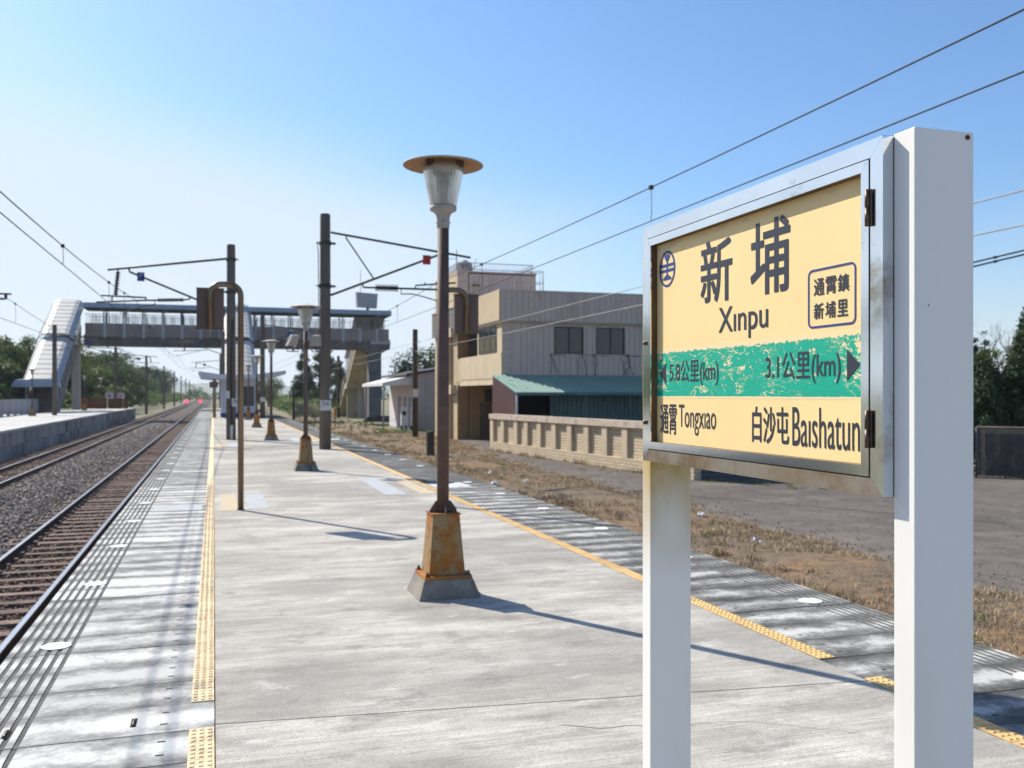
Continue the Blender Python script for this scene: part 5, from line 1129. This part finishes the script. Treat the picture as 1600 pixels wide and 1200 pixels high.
def tree(label, x, y, z, h, r, base=.25, kind='round', mat='leaf_mid', nleaf=2500, size=.16, group=None, name='tree', cat='tree', trunk_r=None):
    t = thing(name, label, cat, (x, y, z), 0, group); tr = trunk_r or h * .025
    b = MB(); lean = random.uniform(-.05, .05) * h; b.tube([(0, 0, -.2), (lean * .3, 0, h * .3), (lean * .7, lean * .2, h * .6), (lean, lean * .2, h * .9)], [tr * 1.3, tr, tr * .7, tr * .2], 8)
    n = 5 if kind == 'round' else 3
    for i in range(n):
        a = random.uniform(0, 6.28); z0 = h * random.uniform(base * .9, .6); b.tube([(lean * .5, 0, z0), (lean * .5 + r * .4 * math.cos(a), r * .4 * math.sin(a), z0 + h * .12), (lean * .5 + r * .75 * math.cos(a), r * .75 * math.sin(a), z0 + h * .2)], [tr * .5, tr * .35, tr * .12], 6)
    b.build('trunk', M['bark'], t); C = []; RD = []
    m = {'round': 26, 'flame': 46}.get(kind, 34)
    for i in range(m):
        if kind == 'round':
            v = Vector((random.gauss(0, 1), random.gauss(0, 1), random.gauss(0, 1))).normalized() * random.uniform(.35, 1.0); zc = base * h + (1 - base) * h * .5
            C.append((v.x * r * .8 + lean * .6, v.y * r * .8, zc + v.z * (1 - base) * h * .42)); RD.append(r * random.uniform(.2, .42))
        elif kind == 'flame':
            a = random.uniform(0, 6.28); u = random.random(); rr = r * (1 - .75 * u) * random.uniform(.55, 1); z0 = base * h + (h * .86 - base * h) * u; hl = h * random.uniform(.10, .2) * (1 + .5 * u)
            for q in range(4): C.append((rr * math.cos(a) * (1 - .1 * q), rr * math.sin(a) * (1 - .1 * q), z0 + hl * q / 3)); RD.append(r * .3 * (1 - .22 * q))
        elif kind == 'cone':
            u = random.random() ** .8; zz = base * h + (1 - base) * h * u * .95; rr = r * (1 - u) ** .75; a = random.uniform(0, 6.28); C.append((rr * .7 * math.cos(a), rr * .7 * math.sin(a), zz)); RD.append(r * (.18 + .28 * (1 - u)))
        else:   # tall narrow
            u = random.random(); zz = base * h + (1 - base) * h * u * .93; rr = r * (.55 + .45 * math.sin(math.pi * min(1, u * 1.05 + .1))); a = random.uniform(0, 6.28); C.append((rr * .6 * math.cos(a), rr * .6 * math.sin(a), zz)); RD.append(r * random.uniform(.25, .45))
    leafcloud('crown', C, RD, nleaf, size, M[mat], t, .4 if kind != 'round' else 0); return t
random.seed(31)
# wooded slope left of the tracks
LT = [(-18.4, 93, 7.6, 3.0, 'leaf_mid', 'leafy tree at the left picture edge behind the parapet'), (-19.3, 101, 8.4, 3.2, 'leaf_mid', 'tall green tree rising left of the roofed stairs'), (-18.3, 108, 7.4, 2.8, 'leaf_dark', 'dark tree close beside the lower stair roof'),
      (-16.9, 92, 4.2, 2.0, 'leaf_dark', 'dark rounded bush left of the stair hood'), (-17.6, 87, 4.4, 2.3, 'leaf_dark', 'low dark bush tree right behind the grey parapet'), (-20.5, 116, 8.6, 3.2, 'leaf_mid', 'tree showing just above the lower stair roof'),
      (-16.2, 85, 2.6, 1.5, 'leaf_light', 'pale green bush behind the parapet end'), (-18, 122, 8.6, 4.4, 'leaf_mid', 'broad green tree right of the stairs under the footbridge'), (-16.8, 132, 7.8, 4.0, 'leaf_light', 'light green tree under the left bridge span'),
      (-15.6, 119, 4.2, 2.4, 'leaf_dark', 'dark bush behind the rusty hoarding'), (-19, 146, 9.4, 4.6, 'leaf_mid', 'large green tree behind the hoarding'), (-17.5, 160, 9.2, 4.8, 'leaf_dark', 'dark crowned tree beside the platform end mast'),
      (-18.5, 178, 10.6, 5.0, 'leaf_mid', 'tall tree in the middle of the wooded slope'), (-18, 200, 11.2, 5.2, 'leaf_dark', 'high dark tree on the wooded slope'), (-17.5, 224, 10.4, 5.0, 'leaf_mid', 'tree on the slope where it begins to fall'),
      (-17.5, 250, 10, 5.2, 'leaf_dark', 'dark tree farther along the slope'), (-18, 285, 10.4, 5.6, 'leaf_mid', 'distant tree along the track'), (-18, 325, 11, 6, 'leaf_dark', 'more distant dark tree along the track'), (-19, 380, 12.5, 6.5, 'leaf_mid', 'far tree near the vanishing point'), (-22, 450, 14, 7.5, 'leaf_dark', 'farthest tree of the slope near the red lamps'),
      (-14.0, 128, 3.2, 2.2, 'leaf_light', 'bright green shrub at the foot of the slope'), (-13.4, 148, 3.4, 2.4, 'leaf_light', 'pale shrub beyond the platform end'), (-13.6, 172, 4.0, 2.6, 'leaf_light', 'light shrub along the far track')]
for (x, y, h, r, mt, lb) in LT: tree(lb, x, y, -1.2, h + 1.2, r, .1, 'round', mt, 7000 if y < 140 else 5000, .13 if y < 140 else .2, 'trees on the wooded slope')
C = []; RD = []
for i in range(420):
    y = random.uniform(-5, 520); x = -23 - random.random() * 22 - (y / 60 if y > 250 else 0); h = 3.0 + random.random() * 5.5; C.append((x, y, h * random.uniform(.1, .95))); RD.append(random.uniform(1.6, 3.4))
o = leafcloud('woodland', C, RD, 60000, .3, M['leaf_mid']); o['kind'] = 'stuff'
C = []; RD = []
for i in range(170):
    y = random.uniform(108, 520); C.append((-11.6 - random.random() * 6.5 - y / 200, y, random.uniform(-.8, 1.6))); RD.append(random.uniform(.8, 1.7))
o = leafcloud('undergrowth', C, RD, 15000, .2, M['leaf_light']); o['kind'] = 'stuff'
C = [(random.uniform(-12.6, -10.6), random.uniform(119, 128), random.uniform(-.6, .9)) for i in range(25)]; o = leafcloud('reed_grass', C, [.6] * 25, 1500, .22, M['leaf_pale'], None, 1.2, aspect=.12); o['kind'] = 'stuff'
# right background
RT = [(23.5, 103, 9.2, 4.6, 'round', 'leaf_dark', 'dark round tree rising behind the grey hut'), (19.8, 128, 6.4, 3.6, 'round', 'leaf_dark', 'small dark tree between bridge pillar and hut'), (14.6, 132, 12.6, 2.6, 'cone', 'leaf_conifer', 'tall dark conifer seen between the lamps and the right mast'), (12.3, 136, 9.6, 2.3, 'cone', 'leaf_conifer', 'shorter dark conifer left of the tall one'),
      (7.6, 190, 7.6, 3.4, 'round', 'leaf_dark', 'dark tree seen under the bridge right of the shelter'), (19, 150, 8.5, 3.4, 'cone', 'leaf_dark', 'dark tree behind the bridge stairs'), (22, 160, 7.4, 4.0, 'round', 'leaf_dark', 'far dark tree behind the bridge stairs'), (5.2, 260, 9, 5, 'round', 'leaf_mid', 'far rounded tree right of the shelter roof'), (12.5, 230, 7.5, 5, 'round', 'leaf_mid', 'low far tree behind the conifers'), (30, 110, 8.5, 4, 'round', 'leaf_dark', 'dark tree behind the hut roof, right side')]
for (x, y, h, r, kd, mt, lb) in RT: tree(lb, x, y, -1.3, h, r, .1, kd, mt, 6000, .14, 'trees behind the footbridge')
C = []; RD = []
for i in range(150):
    y = random.uniform(110, 330); C.append((random.uniform(5.5, 10) + y * .035, y, random.uniform(-1.2, .7))); RD.append(random.uniform(.7, 1.5))
o = leafcloud('field_bushes', C, RD, 11000, .2, M['leaf_light']); o['kind'] = 'stuff'
C = [(random.uniform(8.2, 10.8), random.uniform(98, 108), random.uniform(-.7, .5)) for i in range(22)]; o = leafcloud('silver_grass', C, [.6] * 22, 1800, .26, M['leaf_pale'], None, 1.2, aspect=.1); o['kind'] = 'stuff'
C = []; RD = []
for i in range(160):
    x = random.uniform(-260, 420); y = random.uniform(420, 560); C.append((x, y, random.uniform(-1, 3.4))); RD.append(random.uniform(2.5, 5))
o = leafcloud('distant_woods', C, RD, 9000, .9, M['leaf_mid']); o['kind'] = 'stuff'
# conifers behind the wire fence on the right
CT = [(26.2, 29.8, 3.9, 1.35, 'dark flame-shaped conifer right beside the white post'), (27.4, 28.9, 4.3, 1.3, 'second flame-shaped conifer from the white post'), (29.2, 27.4, 5.35, 1.25, 'tallest pointed conifer near the right picture edge'), (30.4, 26.4, 4.9, 1.5, 'conifer cut by the right picture edge'), (25.0, 31.2, 4.4, 1.4, 'conifer hidden mostly behind the white post'), (29.9, 30.4, 4.5, 1.2, 'conifer filling the hedge behind the fence corner'), (30.9, 29.6, 4.3, 1.2, 'conifer filling the hedge left of the tallest pointed one'), (28.0, 28.1, 3.9, 1.45, 'broad low conifer filling the hedge behind the fence'), (29.7, 26.6, 4.0, 1.45, 'broad conifer in front of the tallest pointed one'), (25.7, 29.2, 3.7, 1.4, 'broad low conifer at the left end of the hedge'), (31.4, 27.6, 4.6, 1.5, 'conifer behind the tallest pointed one'), (31.8, 25, 5.2, 1.5, 'conifer at the far right end of the hedge'), (27.0, 27.2, 3.1, 1.25, 'lower bushy conifer in front of the hedge, behind the fence'), (28.6, 26.0, 3.4, 1.3, 'low dense conifer behind the fence at the picture edge')]
for (x, y, h, r, lb) in CT: tree(lb, x, y, -1.0, h, r, .02, 'flame', 'leaf_conifer', 12000, .06, 'conifers behind the wire fence', 'conifer', 'conifer')
pm = thing('palm', 'small fan palm peeping over the conifers', 'palm', (29.6, 29.5, -1.85))
b = MB(); b.tube([(0, 0, 0.6), (0, 0, 4.5)], [.13, .1], 8); b.build('trunk', M['bark'], pm)
for i in range(15):
    a = random.uniform(0, 6.28); e = random.uniform(.2, 1.3); b = MB(); d = Vector((math.cos(a) * math.cos(e), math.sin(a) * math.cos(e), math.sin(e))); s_ = Vector((-math.sin(a), math.cos(a), 0)) * .1; p0 = Vector((0, 0, 4.6))
    for q in (-2, -1, 0, 1, 2): b.add([p0 + d * .25, p0 + d * .75 + s_ * (q * 2.2 - .4) + Vector((0, 0, -.08 * abs(q))), p0 + d * .82 + s_ * q * 2.5 + Vector((0, 0, -.16)), p0 + d * .75 + s_ * (q * 2.2 + .4) + Vector((0, 0, -.08 * abs(q)))], [(0, 1, 2, 3)])
    b.build('frond', M['leaf_mid'], pm)
bt = thing('bare_tree', 'leafless tree with thin branches above the conifers by the white post', 'tree', (31.2, 32.2, -1.0))
def branch(mb, p, d, L, r, depth):
    q = p + d * L; mb.tube([p, p + d * L * .5 + Vector((random.gauss(0, .03), random.gauss(0, .03), 0)) * L, q], [r, r * .8, r * .6], 5, caps=False)
    if depth == 0: return
    for i in range(3 if depth > 2 else 2 + (random.random() < .6)):
        nd = (d + Vector((random.gauss(0, .5), random.gauss(0, .5), random.gauss(.08, .3)))).normalized(); branch(mb, p + d * L * random.uniform(.55, 1), nd, L * random.uniform(.6, .82), r * .58, depth - 1)
b = MB(); random.seed(5); branch(b, Vector((0, 0, 0)), Vector((-.05, 0, 1)), 2.9, .15, 6); b.build('branches', M['bare'], bt)

# wire fence
fe = thing('wire_fence', 'low chain-link fence panel along the right edge of the lot', 'fence', (20.65, 21.05, zg(21) + .1), math.atan2(-.86, .78))
FH = 1.42
for u in (-2.2, -.02, 1.7, 3.6, 5.6, 7.6):
    b = MB(); b.tube([(u, 0, 0), (u, 0, FH)], .035, 8); b.build('post', M['bare'] if u > -.1 else M['wood'], fe)
b = MB(); b.tube([(-.02, 0, FH), (7.6, 0, FH)], .022, 8); b.build('top_rail', M['bare'], fe)
b = MB(); s_ = .085; u = -1.4
while u < 7.6:
    for d in (1, -1):
        a0, a1 = (u, u + FH) if d > 0 else (u + FH, u)
        z0, z1 = 0.0, FH
        if a0 < 0: z0 = -a0 if d > 0 else 0; a0 = max(a0, 0)
        if a1 < 0: z1 = FH + a1; a1 = 0
        if z1 > z0: b.tube([(a0, .01 * d, z0), (a1, .01 * d, z1)], .0065, 3, caps=False)
    u += s_
o = b.build('wire_mesh', basic('wire_mesh_steel', (.26, .24, .21), (.18, .165, .145), 9, .8), fe); o['kind'] = 'stuff'
b = MB(); b.box(.02, 7.6, .05, .06, .06, FH - .03); b.build('dark_netting', basic('dark_netting', (.035, .032, .03), (.09, .08, .068), 2.2, .95, stretch=(1, 1, .6), stain=(.17, .15, .12), sscale=3.5, slo=.52, shi=.66, detail=7), fe)
for i in range(9):
    b = MB(); u = -2.1 + i * .23; b.box(u, u + .12, -.02, .02, .05, FH * .97); b.build('picket', M['wood'], fe)
for z in (.35, 1.1):
    b = MB(); b.box(-2.2, -.06, .021, .05, z, z + .08); b.build('rail', M['wood'], fe)
C = [(random.uniform(20.9, 27), 0, random.uniform(-.8, -.1)) for i in range(40)]; C = [(x, 21.05 - (x - 20.65) * 1.1 + random.uniform(.3, 1.6), z) for x, y, z in C]; o = leafcloud('fence_weeds', C, [.35] * 40, 4500, .06, M['leaf_dark'], None, .5); o['kind'] = 'stuff'
C = [(21.35 + random.uniform(0, .9), 20.1 - random.uniform(0, 1.2), -.72 + random.uniform(0, .15)) for i in range(14)]; o = leafcloud('grass_clump', C, [.22] * 14, 1200, .1, M['weed'], None, 1.3, aspect=.1); o['kind'] = 'stuff'

# dry grass along the platform
def blades(name, X, Y, Z, h, w, mat, spread=.6):
    n = len(X); a = RNG.uniform(0, 6.283, n); ln = RNG.uniform(.2, 1, n) * spread; P = np.stack([X, Y, Z], 1)
    dx, dy = np.cos(a), np.sin(a); s = np.stack([-dy, dx, np.zeros(n)], 1) * (w * RNG.uniform(.6, 1.3, n))[:, None]
    mid = P + np.stack([dx * ln * h * .35, dy * ln * h * .35, h * .62], 1); tip = P + np.stack([dx * ln * h, dy * ln * h, h * (1 - .45 * ln)], 1)
    V = np.stack([P - s, P + s, mid + s * .7, mid - s * .7, tip + s * .1, tip - s * .1], 1).reshape(-1, 3); b0 = np.arange(n)[:, None] * 6
    F = np.concatenate([b0 + np.array([[0, 1, 2, 3]]), b0 + np.array([[3, 2, 4, 5]])], 0); o = link(name, mesh_np(name, V, F, [mat])); o['kind'] = 'stuff'; return o
def tufts(nt, per, yr, xf, hr, power=1.6):
    TY_ = yr[0] + (yr[1] - yr[0]) * RNG.random(nt) ** power; TX = np.array([xf(y) for y in TY_]); k = RNG.poisson(per, nt) + 3; X = np.repeat(TX, k); Y = np.repeat(TY_, k); sz = np.repeat(RNG.uniform(.5, 1.4, nt), k)
    X = X + RNG.normal(0, .07, len(X)) * sz; Y = Y + RNG.normal(0, .09, len(Y)) * sz; return X, Y, np.array([zg(v) for v in Y]) + .04, RNG.uniform(hr[0], hr[1], len(X)) * sz
def xg(y):
    e = lot_edge(y) if y < 58 else 13; u = RNG.random(); return 4.7 + (e - 4.8) * (u ** 1.25 if RNG.random() < .75 else 1 - .25 * u * u)
X, Y, Z, h = tufts(6500, 9, (1, 62), xg, (.035, .11), 1.3); blades('dry_grass', X, Y, Z, h, .004 + Y * .0002, M['dry_grass'], 1.7)
X, Y, Z, h = tufts(520, 26, (9, 60), lambda y: RNG.uniform(4.9, 7.8), (.09, .22), 1.1); blades('dry_grass', X, Y, Z, h, .004 + Y * .0002, M['dry_grass'], 1.2)
X, Y, Z, h = tufts(170, 14, (3, 60), lambda y: RNG.uniform(4.8, 9.4), (.04, .10)); blades('green_weeds', X, Y, Z, h, .006 + Y * .0002, M['weed'], 1.0)
X, Y, Z, h = tufts(260, 14, (58, 100), lambda y: RNG.uniform(6.5, 15), (.08, .2)); blades('green_weeds', X, Y, Z, h, .02, M['weed'], 1.0)
# weeds along the wall foot and cracks of the lot
def wallx(y): return 11.193 + (37.47 - y) / (37.473 - 22.6) * 1.407
X, Y, Z, h = tufts(60, 14, (22.6, 37.4), lambda y: wallx(y) - RNG.uniform(.14, .4), (.06, .2), 1.0); blades('wall_weeds', X, Y, Z + .06, h, .008, M['dry_grass'], .9)
X, Y, Z, h = tufts(40, 14, (18, 27), lambda y: 10.9 + (27 - y) * .45 + RNG.normal(0, .25), (.04, .09), 1.0); blades('lot_weeds', X, Y, Z + .07, h, .008, M['weed'], 1.0)
# dead leaves and twigs
n = 2600; Y = 2 + 45 * RNG.random(n) ** 1.6; X = np.array([RNG.uniform(4.75, lot_edge(y) - .1) for y in Y]); Zc = np.array([zg(v) for v in Y]) + .09 + RNG.uniform(-.02, .03, n)
t = RNG.normal(size=(n, 3)); t[:, 2] *= .3; t /= np.linalg.norm(t, axis=1)[:, None]; b2 = np.cross(t, np.array([0, .2, 1.0])); s = RNG.uniform(.015, .04, n)[:, None]; P = np.stack([X, Y, Zc], 1)
o = link('dead_leaves', mesh_np('dead_leaves', np.stack([P - t * s, P - b2 * s * .5, P + t * s, P + b2 * s * .5], 1).reshape(-1, 3), np.arange(n * 4).reshape(-1, 4), [leafmat('dead_leaf', [(.10, .05, .03), (.2, .1, .05), (.3, .2, .12), (.14, .09, .06)], .9, 0)])); o['kind'] = 'stuff'
# loose gravel on the lot
n = 2600; Y = 6 + 40 * RNG.random(n) ** 1.4; X = np.array([lot_edge(y) + .05 + 12 * RNG.random() ** 2.2 for y in Y]); stones('lot_gravel', M['stone_brown'], X, Y, np.array([zg(v) for v in Y]) + .105, RNG.uniform(.008, .026, n))
# litter
for (px, py, s_, lb) in ((767, 738, .11, 'crumpled white bag lying in the dry grass, farther one'), (774, 755, .13, 'crumpled white bag lying in the dry grass, nearer one'), (823, 751, .09, 'small pinkish scrap of litter in the dry grass'), (1178, 842, .07, 'flattened white paper scrap on the orange soil, left one'), (1190, 846, .06, 'flattened white paper scrap on the orange soil, right one'), (1096, 803, .10, 'white scrap at the edge of the asphalt')):
    xc = (px - 800) / FPX; Zc_ = FPX * (EYE + .72) / (py - HY); X_, Y_ = Zc_ * (xc * CY + SY), Zc_ * (CY - xc * SY); mb = MB(); n = 9; vs = []
    for i in range(n): a = 6.283 * i / n; r = s_ * random.uniform(.5, 1.1); vs += [(r * math.cos(a), r * math.sin(a), random.uniform(0, .02)), (r * .6 * math.cos(a + .3), r * .6 * math.sin(a + .3), s_ * random.uniform(.25, .7))]
    vs.append((0, 0, s_ * .5)); mb.add(vs, [(2 * i, 2 * ((i + 1) % n), 2 * ((i + 1) % n) + 1, 2 * i + 1) for i in range(n)] + [(2 * i + 1, 2 * ((i + 1) % n) + 1, 2 * n) for i in range(n)])
    tag(mb.build('litter', M['litter'], None, (X_, Y_, -.74)), lb, 'litter', 'litter in the dry grass')

# ---- thin summer haze
hm = bpy.data.materials.new('haze_air'); hm.use_nodes = True; ht_ = hm.node_tree; ht_.nodes.clear(); pv = ht_.nodes.new('ShaderNodeVolumePrincipled'); ov = ht_.nodes.new('ShaderNodeOutputMaterial')
pv.inputs['Color'].default_value = (.84, .92, 1, 1); pv.inputs['Density'].default_value = .00019; pv.inputs['Anisotropy'].default_value = .2; ht_.links.new(pv.outputs[0], ov.inputs['Volume'])
mb = MB(); mb.box(-5200, 5200, -80, 7200, -8, 62); hzo = mb.build('haze', hm); hzo['kind'] = 'stuff'
